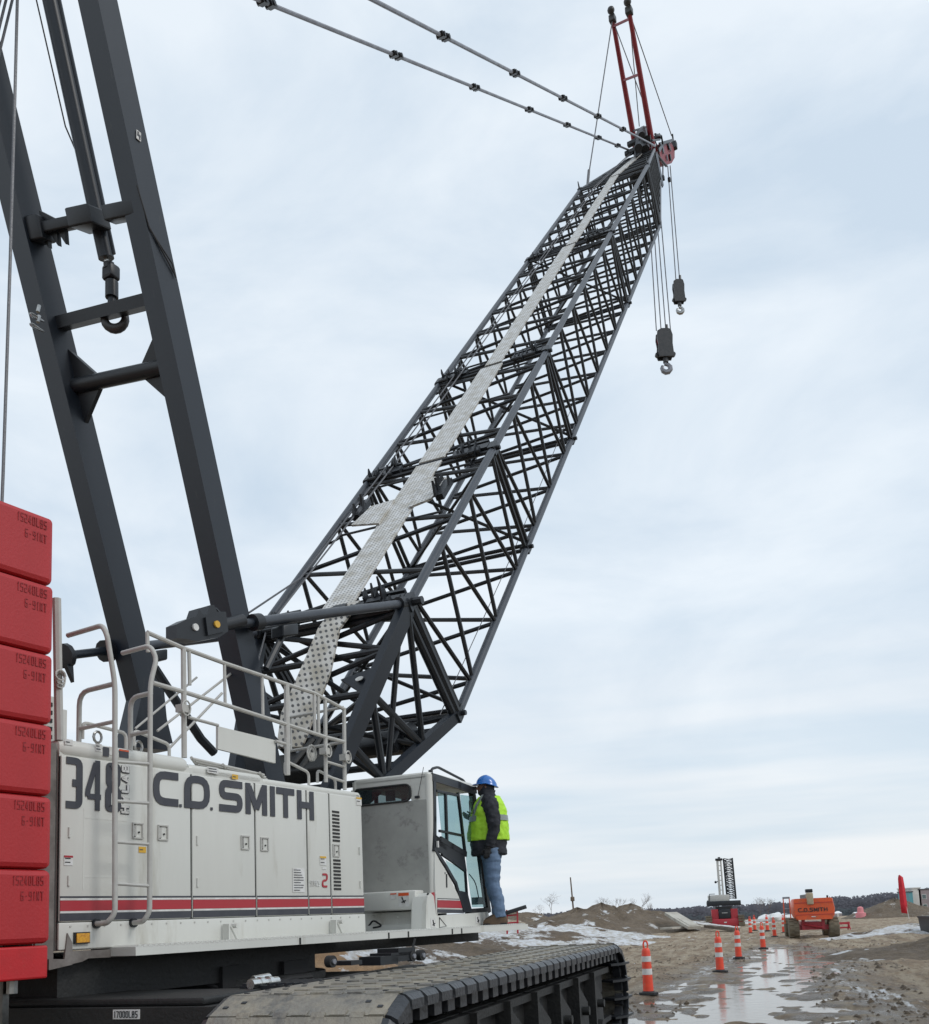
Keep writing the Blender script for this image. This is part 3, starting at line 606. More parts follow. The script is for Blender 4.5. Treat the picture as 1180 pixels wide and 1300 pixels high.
m.path([side(558,1165,.032),side(567,1176,.032),side(558,1178,.032),side(558,1165,.032)],.006,5); m.path([rear(467,1178,.15),rear(474,1168,.2),rear(486,1176,.2),rear(474,1178,.2)],.012,6,.05); m.build('cable_loop',M['rub'],cb)
def kdecal(f,x0,y0,x1,y1,mt,n,nm='sticker',off=0,marks=0,band=None):
    a=f(x0,y0,off); b=f(x1,y1,off); ax=(KV if n is KU else KU); da=(b-a).dot(ax); m=MB(); nn=(-KU if n is KU else KV)
    P=[a,a+ax*da,a+ax*da+Z*(b.z-a.z),a+Z*(b.z-a.z)]; m.prism(P,nn,.003); m.build(nm,M[mt],cb)
    if band: m=MB(); m.prism([p_+nn*.003 for p_ in [a,a+ax*da,a+ax*da+Z*(b.z-a.z)*.22,a+Z*(b.z-a.z)*.22]],nn,.002); m.build('sticker_band',M[band],cb)
    if marks:
        m=MB(); c_=(a+b)/2+nn*.005-Z*.01; m.tube(c_-ax*.02+Z*.03,c_+ax*.01-Z*.03,.008,6); m.tube(c_-ax*.03-Z*.02,c_+ax*.03,.007,6); m.ball(c_+Z*.035-ax*.02,.01,4); m.build('sticker_print',M['black'],cb)
kdecal(rear,506,1134,520,1151,'white',KU,off=.252,marks=1,band='orange'); kdecal(rear,496,1134.5,504,1141.5,'white',KU,off=.252,band='orange')
kdecal(side,547,1166,554,1177,'white',KV,off=.032,marks=1); kdecal(side,604,1163,610,1172,'white',KV,off=.032,marks=1)
# ---- counterweight slabs (each lifts off on its own)
lab=['topmost red counterweight slab, its top edge against the sky','second red counterweight slab from the top of the stack','third red counterweight slab from the top, level with the far roof cabinet','fourth slab from the top, level with the roof edge of the grey housing','fifth slab from the top, beside the number 348','lowest lettered counterweight slab, just above the brighter red tray']
for i in range(6):
    z1=4.875-.539*i; zz0=z1-.533
    t=thing('counterweight_slab',lab[i],'counterweight',C(3.4,-8.1,zz0),'cast red counterweight slabs stacked at the crane rear')
    du=[0,.01,.012,.018,.02,.022][i]
    m=MB(); m.bbox(C(3.42+du,-8.1,(z1+zz0)/2),CV*1.9,CU*.905,Z*.2665,.042); m.build('cast_block',M['red' if i<5 else 'red'],t)
    for ln,(tx,dz) in enumerate((('15240LBS',.115),('6-91MT',.225))):
        w_=.0235; n_=len(tx); m=MB(); u1=4.32+du-.065; wt=n_*w_+(n_-1)*.0085-w_*.25*tx.count('1')
        lettering(m,tx,C(u1-wt,-6.2,z1-dz),CU,Z,CV,.066,w_,.0065,.0085,.003,lift=-.002,th=.006); m.build('cast_lettering',M['redtxt'],t)
t=thing('counterweight_tray','low bright red base tray under the stacked counterweight slabs','counterweight',C(3.4,-8.1,1.39))
m=MB(); m.bbox(C(3.44,-8.1,1.515),CV*1.88,CU*.9,Z*.118,.015); m.build('tray_body',M['red_bright'],t)
m=MB()
for u_ in (3.95,4.18): m.tube(C(u_,-6.4,1.40),C(u_,-6.4,1.30),.04); m.cbox(4.14,4.19,-6.55,-6.45,1.0,1.4)
m.build('tray_foot',M['steel'],t)
# ---- mast (two box legs), crossbars, hanging lift cylinder
def leg(xr,yr,xt,yt,v,wv):
    a=S(xr,yr,v); b=S(xt,yt,v); d=(b-a).normalized(); top=b+d*2.6; bot=a-d*2.0
    pu=Vector(CV.cross(d)).normalized(); 
    if pu.dot(CU)<0: pu=-pu
    return bot,top,d,pu
mastroot=None
def box_leg(e0,e1,v,wu,wv,foot):
    # e0,e1: pixels on the front-right edge of the leg; the section goes wu backward and wv inward
    a=S(*e0,v); b=S(*e1,v); d=(b-a).normalized(); pu=CV.cross(d).normalized()
    if pu.dot(CU)<0: pu=-pu
    bot=a-d*foot; top=b+d*2.7; m=MB()
    def sec(p,k=1,kv=1): return [p,p-pu*wu*k,p-pu*wu*k-CV*wv*kv,p-CV*wv*kv]
    m.loft([sec(bot),sec(bot+d*.6),sec(top)],True,False)
    return m,a,b,d,pu,bot,top
m,a1,b1,d1,pu1,bot1,top1=box_leg((315,773),(149,0),-7.2,.28,.27,2.0)
o=MB()
mast=m.build('mast_leg',M['mast'],crane,label='near box section leg of the raised mast')
m,a2,b2,d2,pu2,bot2,top2=box_leg((186,807),(0,51),-8.75,.30,.27,1.3)
# the far leg flares into a wide foot
a_=S(208,872,-8.75); m.prism([a_,a_-pu2*.32,S(165,948,-8.75),S(216,953,-8.75)],-CV,.27)
m.build('mast_leg',M['mast'],crane)
def onleg(t,which,ou=.14,ov=.14):
    a,d,pu=((a1,d1,pu1) if which==0 else (a2,d2,pu2)); return a+d*t-pu*ou-CV*ov
def solve_t(which,y):
    best=None
    for i in range(-300,900):
        t=i*.01; p=onleg(t,which); q=(p-EYE); yy=PY-F*q.dot(CUP)/q.dot(FWD)
        if best is None or abs(yy-y)<best[0]: best=(abs(yy-y),t)
    return best[1]
def cross(yn,yf,shape,name,r):
    p=onleg(solve_t(0,yn),0); q=onleg(solve_t(1,yf),1); m=MB()
    if shape=='pipe': m.tube(p,q,r,14)
    else:
        d=(q-p).normalized(); n=d1; pu=d.cross(n).normalized(); m.box((p+q)/2,d*((q-p).length/2),n*r,pu*r)
    return m.build(name,M['black'],crane),p,q
cb1,_,_=cross(378,414,'box','mast_crossbar',.065)
cb2,p_,q_=cross(463,492,'pipe','mast_cross_tube',.085)
for (P,sg,which) in ((p_,-1,0),(q_,1,1)):      # gussets
    dirv=(q_-p_).normalized()*(1 if which==0 else -1); base=P+dirv*.13; m=MB()
    m.prism([base+d1*.42,base+dirv*.33+d1*.08,base+dirv*.33-d1*.08,base-d1*.42],pu1,.05); m.build('mast_gusset',M['black'],crane)
# carrier arms for the cylinder
yy_n,yy_f=268,302
p=onleg(solve_t(0,268),0,.2); q=onleg(solve_t(1,298),1,.2); mid=S(112,278,-8.05)-CU*.0
m=MB(); dd=(q-p).normalized(); m.bbox(p+(mid-p)*.28,(mid-p)*.32,d1*.08,pu1*.08,.02); m.bbox(q+(mid-q)*.6,(mid-q)*.4,d1*.06,pu1*.06,.02); m.bbox(q+(mid-q)*.26,(mid-q)*.1,d1*.13,pu1*.1,.02); m.bbox(mid,dd*.16,d1*.10,pu1*.14,.02)
for f in (.35,.5,.62): 
    s_=q+(mid-q)*f; m.prism([s_-d1*.05,s_+dd*.1-d1*.06,s_+dd*.03-d1*.2],pu1,.05)
s_=q+(mid-q)*.3; m.prism([s_+d1*.05,s_+d1*.2,s_-dd*.2+d1*.08],pu1,.05)
ca=m.build('cylinder_carrier',M['black'],crane)
m=MB(); ct=S(64,0,-8.05); cbm=S(135,328,-8.05); cd=(cbm-ct).normalized(); m.tube(ct-cd*2.5,cbm,.085,16); m.tube(ct-cd*2.5+CV*.07+CU*.05,cbm-cd*.05+CV*.07+CU*.05,.028,8); cy=m.build('lift_cylinder',M['mast'],crane)
m=MB(); m.tube(cbm,cbm+cd*.1,.03); m.build('piston_rod',M['chrome'],cy)
m=MB(); dn=(S(143,375,-8.05)-S(137,328,-8.05)).normalized(); g=S(138,334,-8.05); m.tube(g,g+dn*.06,.06); m.bbox(S(141,347,-8.05),CU*.07,CV*.08,Z*.085,.03); m.tube(S(142,358,-8.05),S(142,378,-8.05),.07,12); m.tube(S(142,378,-8.05),S(142,386,-8.05),.045,10)
m.build('hook_swivel',M['black'],cy)
m=MB(); hc=S(146,404,-8.05); rr_=.115; pts=[hc+(CU*math.cos(t)+Z*math.sin(t))*rr_ for t in [R(a) for a in range(118,-232,-18)]][::1]
pts=[S(142,384,-8.05),S(139,392,-8.05)]+[hc+(CR*math.cos(t)+CUP*math.sin(t))*rr_ for t in [R(a) for a in range(150,400,20)]]
m.path(pts,.04,10,rs=[.04,.04]+[.035+.018*math.sin(i/12*3.1) for i in range(len(pts)-2)]); m.build('lift_hook',M['blockdark'],cy)
# small cables and fittings on the mast
m=MB(); m.path([S(44,-10,-8.3),S(83,160,-8.3),S(98,195,-8.3)],.009,6); m.path([onleg(solve_t(0,250),0,.3,.0)+CV*.0,S(190,290,-7.19),S(219,335,-7.18),S(223,352,-7.18)],.008,6); m.path([S(188,285,-7.19),S(208,322,-7.18),S(222,348,-7.18)],.008,6); m.build('mast_hose',M['rub'],crane)
m=MB(); p=S(176,172,-7.19); m.box(p,CU*.028,CV*.004,Z*.05); m.build('mast_decal',M['white'],mast)
m=MB(); m.box(p+CV*.005,CU*.02,CV*.003,Z*.012); m.box(p+CV*.005+Z*.025-CU*.01,CU*.008,CV*.003,Z*.012); m.box(p+CV*.005-Z*.028+CU*.01,CU*.008,CV*.003,Z*.012); m.build('decal_print',M['navy'],mast)
m=MB()
for y in (402,415): 
    c_=S(45,y,-8.75)-CU*.02; m.path([c_+CU*.12,c_-CU*.02+Z*.02,c_-CU*.05,c_-CU*.02-Z*.02,c_+CU*.12],.01,6,.02); m.tube(S(48,y-6,-8.74),S(50,y-14,-8.74),.02)
m.build('hose_hook',M['steel'],crane)
# hoist ropes from the mast head down to the rear winch
m=MB(); m.path([S(23,-40,-8.1),S(19,119,-8.1),S(13,330,-8.1),S(4,600,-8.1),S(0,700,-8.1)],.016,6)
for (x0,x1,y1) in ((9,-2,30),(17,1,50),(2,-8,20)): m.tube(S(x0+6,-30,-8.5),S(x1-14,y1+66,-8.5),.014,6)
m.build('mast_hoist_rope',M['rope'],crane)
# braces
m=MB(); p=S(196,848,-8.3); q=S(255,938,-8.3); r3=S(272,956,-8.3); m.path([p,q,r3],.055,8); m.build('mast_strut',M['black'],crane)
# ================================================================== BOOM
BD=ray(1016,-145); bh=math.atan2(BD.x,BD.y); BW=Vector((-math.cos(bh),math.sin(bh),0)); BN=BW.cross(BD).normalized()
if BN.z>0: BN=-BN
B0=S(520,765,-7.0); WD,DP=2.48,1.93
def Q(s,a,d): return B0+BD*s+BW*a+BN*d         # s along the boom, a across (0 near), d down from the top face
def onw(x,y,a=0,p=None): return hit(x,y,(p if p is not None else B0)+BW*a,BW)
CHD=((0,0),(WD,0),(0,DP),(WD,DP))
def lacing(mb,s0,s1,n,face,r=.034,w0=1,w1=1,double=False):
    c0,c1=face; h=(s1-s0)/n
    def P(c,s):
        k=(s-s0)/(s1-s0); kk=w0+(w1-w0)*k; return Q(s,WD/2+(c[0]-WD/2)*kk,DP/2+(c[1]-DP/2)*kk)
    A=[s0+.12]+[s0+h*(i) for i in range(1,n)]+[s1-.12]; B=[s0+h*(i+.5) for i in range(n)]
    for i in range(n):
        mb.tube(P(c0,A[i]+.04),P(c1,B[i]-.04),r,7,cap=False); mb.tube(P(c1,B[i]+.04),P(c0,A[i+1]-.04),r,7,cap=False)
    for s in (s0+.1,s1-.1): mb.tube(P(c0,s),P(c1,s),r*1.1,7,cap=False)
    if double: mb.tube(P(c0,s0+.15),P(c1,s0+h),r,7,cap=False)
faces=((CHD[1],CHD[0]),(CHD[0],CHD[2]),(CHD[1],CHD[3]),(CHD[3],CHD[2]))
joints=[0,5.05,9.95,19.7,28.9]
labels=None
for i in range(4):
    s0,s1=joints[i],joints[i+1]; n=3 if i<2 else 6
    m=MB()
    for f in faces: lacing(m,s0,s1,n,f,.036,double=False)
    m.tube(Q(s0+.15,0,0),Q(s0+.15,WD,DP),.03,6); m.tube(Q(s0+.15,WD,0),Q(s0+.15,0,DP),.03,6)
    sec=m.build('boom_section',M['black'],crane)
    for c in CHD:
        m=MB(); m.tube(Q(s0+.07,*c),Q(s1-.07,*c),.067,12); m.build('chord',M['chord'],sec)
    m=MB()
    for c in CHD:
        m.mark(); p=Q(s0,*c); m.box(p,BD*.13,BW*.06,BN*.085); m.tube(p-BW*.13,p+BW*.13,.04,8)
        if i==0 and c==CHD[0]: m.tube(p-BW*.2,p+BW*.1,.06,8)
    m.build_each('pin_joint',M['black'],sec)
    m=MB(); random.seed(i+3)                     # lugs and pendant rests that stand up at each joint
    for sgn in (0,1):
        m.mark(); base=WD*(.08 if sgn==0 else .78)
        for k in range(8):
            a=base+k*.065; p=Q(s0+random.uniform(-.22,.22),a,-.03); h=random.uniform(.08,.24)*(.5 if i==0 and sgn else 1)
            m.prism([p-BD*.05,p+BD*.07,p+BD*random.uniform(.02,.14)-BN*h,p-BD*random.uniform(-.02,.06)-BN*h*.7],BW,.025)
        m.box(Q(s0+.05,base+.22,-.03),BD*.10,BW*.34,BN*.05); m.box(Q(s0+.25,base+.22,-.02),BD*.03,BW*.3,BN*.07); m.tube(Q(s0-.15,base,-.08),Q(s0-.15,base+.5,-.08),.035,8)
    m.build_each('pendant_rest',M['black'],sec)
    m=MB()
    for a in ((.05,.55,.9) if i<2 else (.05,.33,.62,.9)):
        s=s0+(s1-s0)*a; m.tube(Q(s,.3,-.03),Q(s,WD-.25,-.03),.02,6)
        m.tube(Q(s,WD-.28,-.0),Q(s,WD-.02,.06),.02,6)
    m.build('deck_support',M['black'],sec)
# boom foot section
FN=S(384,1085,-7.8); FFar=FN+BW*1.25
fA=MB(); 
def heavy(mb,a,b,w,h,side=BW):
    d=(b-a).normalized(); n=d.cross(side).normalized(); mb.box((a+b)/2,d*((b-a).length/2),side*(w/2),n*(h/2))
heavy(fA,Q(-.05,0,0),FN,.12,.26); heavy(fA,Q(-.05,WD,0),FFar,.12,.24)
base=fA.build('boom_foot_section',M['mast'],crane)
m=MB(); heavy(m,Q(0,0,DP),FN+Z*.0,.13,.17); heavy(m,Q(0,WD,DP),FFar,.13,.17); m.build('lower_chord',M['mast'],base)
m=MB()
def L_(k,top,near): 
    e=(Q(0,0 if near else WD,0) if top else Q(0,0 if near else WD,DP)); f=FN if near else FFar
    return f+(e-f)*k
for near in (True,False):
    m.tube(Q(-.02,0 if near else WD,0),Q(-.02,0 if near else WD,DP),.07,8); m.tube(L_(.96,True,near),L_(.97,False,near),.06,8)
    m.tube(Q(-.1,0 if near else WD,0),L_(.74,False,near),.045,8); m.tube(L_(.62,True,near),L_(.74,False,near),.05,8); m.tube(L_(.62,True,near),L_(.48,False,near),.05,8)
    m.tube(L_(.42,True,near),L_(.48,False,near),.05,8); m.tube(L_(.9,True,near),L_(.5,False,near),.04,8)
for k in (.98,.80,.62,.45): m.tube(L_(k,True,True),L_(k,True,False),.05,8)
for k in (.98,.86,.74,.6,.48): m.tube(L_(k,False,True),L_(k,False,False),.05,8)
m.tube(L_(.98,True,True),L_(.8,True,False),.04,7); m.tube(L_(.8,True,True),L_(.98,True,False),.04,7); m.tube(L_(.8,True,True),L_(.62,True,False),.04,7)
m.tube(L_(.98,False,True),L_(.86,False,False),.04,7); m.tube(L_(.86,False,True),L_(.74,False,False),.04,7); m.tube(L_(.74,False,True),L_(.98,True,False),.04,7); m.tube(L_(.62,True,True),L_(.98,False,False),.04,7)
m.tube(L_(.74,False,True),L_(.62,True,False),.04,7); m.tube(L_(.48,False,True),L_(.74,True,False),.05,7)
m.build('foot_lacing',M['black'],base)
m=MB()
g0=L_(.62,True,True); g1=L_(.78,True,True); m.prism([L_(.60,True,True),L_(.74,True,True),L_(.70,True,True)+(L_(.62,True,False)-g0)*.30],BN,.03)
for near in (True,False):
    m.mark(); e=FN if near else FFar; m.prism([L_(.2,True,near),L_(.02,True,near),L_(.02,False,near),L_(.2,False,near)],BW,.05); m.tube(e-BW*.15,e+BW*.15,.14,12)
m.build_each('foot_plate',M['mast'],base)
m=MB(); c_=L_(.68,True,True)+(L_(.62,True,False)-g0)*.13-BN*.03; pts=[c_+BD*math.cos(t)*.05+BW*math.sin(t)*.06 for t in [k*math.pi*2/12 for k in range(12)]]; m.prism(pts,-BN,.008); m.build('plate_hole_ring',M['white'],base)
# boom hoist drum and sheaves inside the foot, and hanging machinery lower down
m=MB(); p=L_(.80,False,True)+BW*.7; m.tube(p-BW*.35,p+BW*.5,.19,14); m.tube(p-BW*.4,p-BW*.34,.27,16); m.tube(p+BW*.46,p+BW*.52,.27,16); m.bbox(p-BN*.2-BD*.25,BW*.35,BD*.16,BN*.10,.03); m.build('boom_winch',M['black'],base)
m=MB(); p=L_(.72,True,True)+BW*.35
m.tube(L_(.98,True,True)-BN*.1+BW*.05,L_(.98,True,True)-BN*.1+BW*.7,.05); 
for k in range(4): m.box(L_(.995,True,True)-BN*(.08+.03*(k%2))+BW*(.2+.28*k),BW*.11,BD*.05,BN*.06)
for k in (0,1,2): m.prism([Q(-.05,.35+.16*k,-.05),Q(.1,.35+.16*k,-.05),Q(.12+.05*k,.35+.16*k,-.42+.1*k)],BW,.03)
m.build('elbow_bracket',M['black'],base)
m=MB()
for a in (-.02,-.12): m.tube(Q(a,0.1,-.10),Q(a,WD-.1,-.10),.03)
m.tube(Q(-.1,.15,.1),Q(-.1,WD-.1,.1),.05); m.build('elbow_cross_tube',M['black'],base)
m=MB(); 
for k in range(5): m.tube(L_(.30,True,True)+BW*(.1+.12*k)-BN*.05*k,L_(.44,True,True)+BW*(.1+.12*k)-BN*.04,.05,8)
m.bbox(L_(.34,True,True)+BW*.55+Z*.0,BW*.5,BD*.2,BN*.12,.03); m.build('foot_winch_gear',M['grime'],base)
# boom backstops
def backstop(rear,front,near):
    d=(front-rear).normalized(); m=MB(); L=(front-rear).length
    m.tube(rear+d*L*.30,front,.060,14); st=m.build('boom_backstop',M['chord'],crane)
    m=MB(); m.tube(rear+d*.1,rear+d*L*.32,.05,12); m.build('inner_rod',M['mast'],st)
    m=MB(); c_=rear+d*L*.29; m.tube(c_-d*.05,c_+d*.07,.095,16); m.tube(front-d*.06,front+d*.05,.10,12); m.mark(); m.bbox(rear+d*L*.41-Z*.15,d*.13,CV*.1,Z*.07,.02); m.mark(); m.tube(rear+d*L*.40-Z*.2,rear+d*L*.33-Z*.55,.04,8); m.build_each('stop_collar',M['black'],st)
    m=MB()
    if near:
        Pb=lambda x,z: rear+d*(x*.64-.04)+Z*(z*.62)
        m.prism([Pb(*q) for q in ((-.12,.1),(.1,.17),(.30,.2),(.36,.33),(.42,.22),(.52,.2),(.58,.36),(.68,.36),(.75,.24),(.95,.22),(1.0,-.12),(.8,-.2),(.3,-.22),(.1,-.16),(-.12,-.12))],CV,.15)
        m.prism([Pb(*q)+CV*.15 for q in ((.45,.16),(.85,.18),(.88,-.12),(.5,-.15))],CV,.03)
        m.tube(Pb(.9,.0)+CV*.05,Pb(1.5,.06)+CV*.05,.07,10); m.tube(Pb(.78,.3)+CV*.1,Pb(1.0,.12)+CV*.1,.02,6)
    else:
        m.tube(rear,rear+d*.06,.14,12); m.tube(rear+d*.62,rear+d*.72,.13,12); m.prism([rear-Z*.1,rear+d*.1-Z*.1,rear+d*.12-Z*.32],CV,.06)
    m.build('stop_bracket',M['black'],st)
    if near:
        for (k,mt) in ((.2,'white'),(.62,'yellow')):
            m=MB(); p=rear+d*(k*.64)+CV*(.15 if k<.4 else .18)+Z*.01; m.tube(p,p+CV*.02,.036,14); m.build('pin_cap',M[mt],st)
backstop(S(222,803,-7.1),Q(-.15,.05,.02)-BN*.1,True)
backstop(S(80,833,-9.0),Q(-.15,WD-.05,.02)-BN*.1,False)
# top box (tapered) and walkway
S1,S2=28.9,34.2
m=MB()
def Tl(s,c):
    q=(s-S1)/(S2-S1); return Q(s,(WD+(1.42-WD)*q) if c[0]>.1 else .42*q,(DP+(1.35-DP)*q) if c[1]>.1 else .30*q)
for c0_,c1_ in faces:
    n=6; h=(S2-S1)/n
    for i in range(n):
        m.tube(Tl(S1+h*i+.1,c0_),Tl(S1+h*(i+.5),c1_),.034,7,cap=False); m.tube(Tl(S1+h*(i+.5),c1_),Tl(S1+h*(i+1)-.1,c0_),.034,7,cap=False)
    m.tube(Tl(S1+.1,c0_),Tl(S1+.1,c1_),.04,7); m.tube(Tl(S2-.1,c0_),Tl(S2-.1,c1_),.05,7)
tipo=m.build('boom_tip_section',M['black'],crane)
def T_(s,c,k=None):
    q=(s-S1)/(S2-S1); a0,a1,e0,e1_=.42*q,WD+(1.42-WD)*q,.30*q,DP+(1.35-DP)*q; return Q(s,a1 if c[0]>.1 else a0,e1_ if c[1]>.1 else e0)
for c in CHD:
    m=MB(); m.tube(T_(S1+.05,c),T_(S2,c),.06,10); m.build('chord',M['chord'],tipo)
m=MB()
for c in CHD: m.box(T_(S1,c),BD*.12,BW*.06,BN*.08)
for s in (S1+.1,S1+1.2,S1+2.2): m.tube(T_(s,CHD[0]),T_(s,CHD[1]),.05)
for a in (0,WD): m.prism([Q(S1-.05,a,-.02),Q(S1+.15,a,-.02),Q(S1+.1,a,-.28)],BW,.03)
m.build('pin_joint',M['black'],tipo)
m=MB(); c_=(Tl(S2,CHD[0])+Tl(S2,CHD[3]))/2
m.bbox(c_+BD*.1,BW*.5,BD*.3,BN*.45,.04)
for k in range(4): m.tube(c_+BN*.55+BW*(-.3+.18*k),c_+BN*.55+BW*(-.24+.18*k),.26,18)
m.build('head_sheave',M['black'],tipo)
m=MB(); m.prism([c_-BW*.53-BD*.3-BN*.4,c_-BW*.53+BD*.3-BN*.4,c_-BW*.53+BD*.3+BN*.8,c_-BW*.53-BD*.1+BN*.8],-BW,.04); m.build('head_plate',M['mast'],tipo)
def strip_uv(pts_l,pts_r,mt,name,parent,th=.035,us=1.0):
    # a thin walked plate with metre UVs
    o=ROOT[crane.name]; vs=[];fs=[];uv=[]; n=len(pts_l)
    for a,b in zip(pts_l,pts_r): vs+=[a-o,b-o,a-o+BN*th,b-o+BN*th]
    me=bpy.data.meshes.new(name); 
    for i in range(n-1):
        b=4*i; fs+=[(b,b+1,b+5,b+4),(b+2,b+6,b+7,b+3),(b,b+4,b+6,b+2),(b+1,b+3,b+7,b+5)]
    fs+=[(0,2,3,1),(4*n-4,4*n-3,4*n-1,4*n-2)]
    me.from_pydata(vs,[],fs); lay=me.uv_layers.new(name='UVMap')
    for p in me.polygons:
        for li in p.loop_indices:
            v=me.vertices[me.loops[li].vertex_index].co+o-B0; lay.data[li].uv=(v.dot(BW)*us+v.dot(BN)*us,v.dot(BD)*us)
    me.materials.append(M[mt]); ob=bpy.data.objects.new(name,me); col.objects.link(ob); ob.parent=parent; return ob
def wk(s,a0,a1,d=-.05): return Q(s,a0,d),Q(s,a1,d)
secs=[o for o in crane.children if o.name.startswith('boom_section')]
A0,A1=.93,1.44
for i,(s0,s1) in enumerate(zip(joints[:-1],joints[1:])):
    aw=(.06,.06,.0,-.07)[i]; l=[Q(s,A1+aw-.03,-.06) for s in (s0+.1,s1-.05)]; r=[Q(s,A0+.03 if i<2 else A0+.1,-.06) for s in (s0+.1,s1-.05)]
    strip_uv(l,r,'perf2','walkway_plate',secs[i])
# wider service platform with raised side wings
strip_uv([Q(2.95,2.02,-.10),Q(3.55,1.86,-.1)],[Q(2.75,1.42,-.10),Q(3.6,1.42,-.1)],'perf2','service_platform',secs[0])
strip_uv([Q(3.1,1.0,-.10),Q(4.25,1.0,-.1)],[Q(3.25,.62,-.10),Q(4.0,.56,-.1)],'perf2','service_platform',secs[0])
m=MB(); random.seed(5)
for a in (.50,2.08):
    m.mark()
    for k in range(6): p=Q(3.3+.12*k,a+random.uniform(-.12,.12),-.1); m.prism([p-BD*.05,p+BD*.07,p+BD*.05-BN*random.uniform(.08,.2)],BW,.04)
    m.box(Q(3.6,a,-.06),BD*.3,BW*.07,BN*.05)
m.build_each('platform_rest',M['black'],secs[0])
strip_uv([Q(S1+.1,A1-.08,-.06),Q(S2-.2,1.18,.24)],[Q(S1+.1,A0+.1,-.06),Q(S2-.2,.86,.24)],'perf2','walkway_plate',tipo)
# lower perforated gangway curving over the boom foot
def topface(x,y,off=-.05): 
    return hit(x,y,FN-BNF*(-off),BNF)
e1=(Q(0,0,0)-FN).normalized(); BNF=BW.cross(e1).normalized()
if BNF.z>0: BNF=-BNF
def tf(x,y,off): return hit(x,y,FN-BNF*off,BNF)
lp=[Q(.1,A1+.04,-.09),tf(424,770,.12),tf(404,797,.14),tf(380,853,.14),tf(357,905,.14),tf(351,948,.10)]
rp=[Q(.1,A0,-.09),tf(457,762,.12),tf(431,797,.14),tf(420,850,.14),tf(396,915,.14),tf(383,948,.10)]
strip_uv(lp[:1]+lp[1:],rp,'perf','gangway_plate',base)
# hoist lines that run along the boom
m=MB()
m.path([S(316,778,-8.8),Q(1.2,WD-.25,-.15),Q(6,WD-.38,-.12),Q(16,WD-.5,-.10),Q(28,WD-.75,-.1),Q(S2,1.3,.1)],.014,6)
m.path([L_(.5,True,False)-BN*.1,Q(-.1,WD-.22,-.1),Q(6,WD-.52,-.10),Q(16,WD-.62,-.10),Q(28,WD-.85,-.1),Q(S2,1.2,.1)],.014,6)
m.path([L_(.9,False,True)-BN*.2,Q(5,.25,DP+.0),Q(12,.2,DP-.2)],.008,5)
m.build('hoist_rope',M['rope'],crane)
# ---- pendants from the boom head back to the mast head
def tleg(which,px,py):
    # mast head point on the leg axis whose image lies on the pendant line
    a,d=(a1,d1) if which==0 else (a2,d2)
    best=None
    for i in range(0,1400):
        p=a+d*(i*.01); q=p-EYE; z=q.dot(FWD)
        if z<=.5: continue
        y=PY-F*q.dot(CUP)/z
        if best is None or abs(y-py)<best[0]: best=(abs(y-py),p)
    return best[1]
MT0=tleg(0,107,-190); MT1=tleg(1,-55,-155)
tipN=onw(832,185,.45); tipF=onw(803,192,1.4)
def pendant(tip,mt,knots,name,lab):
    d=(mt-tip); L=d.length; d.normalize(); m=MB(); m.tube(tip,mt,.035,8); o=m.build(name,M['pend'],crane,label=lab)
    for (x,y) in knots:
        r=ray(x,y); # closest point on the pendant line to the sight line
        w0=tip-EYE; b=d.dot(r); t=(b*r.dot(w0)-d.dot(w0))/(1-b*b); p=tip+d*t
        m=MB(); 
        for q_ in (-.16,.16):
            m.box(p+d*q_*.8,d*.08,BW*.07,BN*.045); m.tube(p+d*q_*.8-BW*.09,p+d*q_*.8+BW*.09,.042,8)
        m.build('pendant_link',M['black'],o)
pendant(tipN,MT0,[(562,50),(652,98),(713,130),(757,153),(789,169)],'pendant_line','upper pendant line in the picture, nearer side')
pendant(tipF,MT1,[(338,6),(502,75),(601,118),(670,147),(718,166),(758,181),(783,189)],'pendant_line','lower pendant line in the picture, farther side')
# ---- red jib mast at the boom head
def jp(x,y,a): return onw(x,y,a)
aN,aF=WD/2-.5,WD/2+.5
bN,tN=jp(829,186,aN),jp(799,14,aN); bF,tF=jp(808,192,aF),jp(778,24,aF)
m=MB(); m.tube(bN,tN,.12,10,.085); jib=m.build('jib_mast_leg',M['jibred'],crane)
m=MB(); m.tube(bF,tF,.12,10,.085); m.build('jib_mast_leg',M['jibred'],crane)
m=MB()
for k,r in ((.95,.05),(.55,.05)): m.tube(bN+(tN-bN)*k,bF+(tF-bF)*k,r,8)
m.build('jib_crossbar',M['jibred'],jib)
m=MB(); m.tube(bN+(tN-bN)*.16,bF+(tF-bF)*.16,.04,8); m.path([bF+(tF-bF)*.16,bF+(tF-bF)*.08+CU*.5,bF],.03,6); m.path([bN+(tN-bN)*.16,bN+(tN-bN)*.1+CU*.9,bN+CU*.9],.03,6); m.tube(bN+CU*.5,bN+CU*1.7+Z*.35,.05); m.build('head_guard',M['black'],jib)
m=MB()
for t_,b_ in ((tN,bN),(tF,bF)):
    d=(t_-b_).normalized(); m.ball(t_+d*.30,.15,6); m.tube(t_,t_+d*.3,.08); m.bbox(t_+d*.0,CU*.13,CV*.13,Z*.14,.03)
m.build('mast_head_sheave',M['blockdark'],jib)
m=MB(); m.tube(tF,onw(748,220,WD),.024,6); m.tube(onw(748,216,WD),onw(746,238,WD),.05); hd=onw(853,172,aN,Q(0,0,0)); m.tube(tN,hd,.022,6); m.tube(tF,onw(825,150,aN),.02,6); m.tube(tN,onw(812,160,aF),.02,6); m.tube(tN,onw(830,185,aN)+CU*.2,.02,6)
m.tube(onw(824,150,aN),onw(829,205,aN),.02,6)
m.build('jib_guy_line',M['rope'],jib)
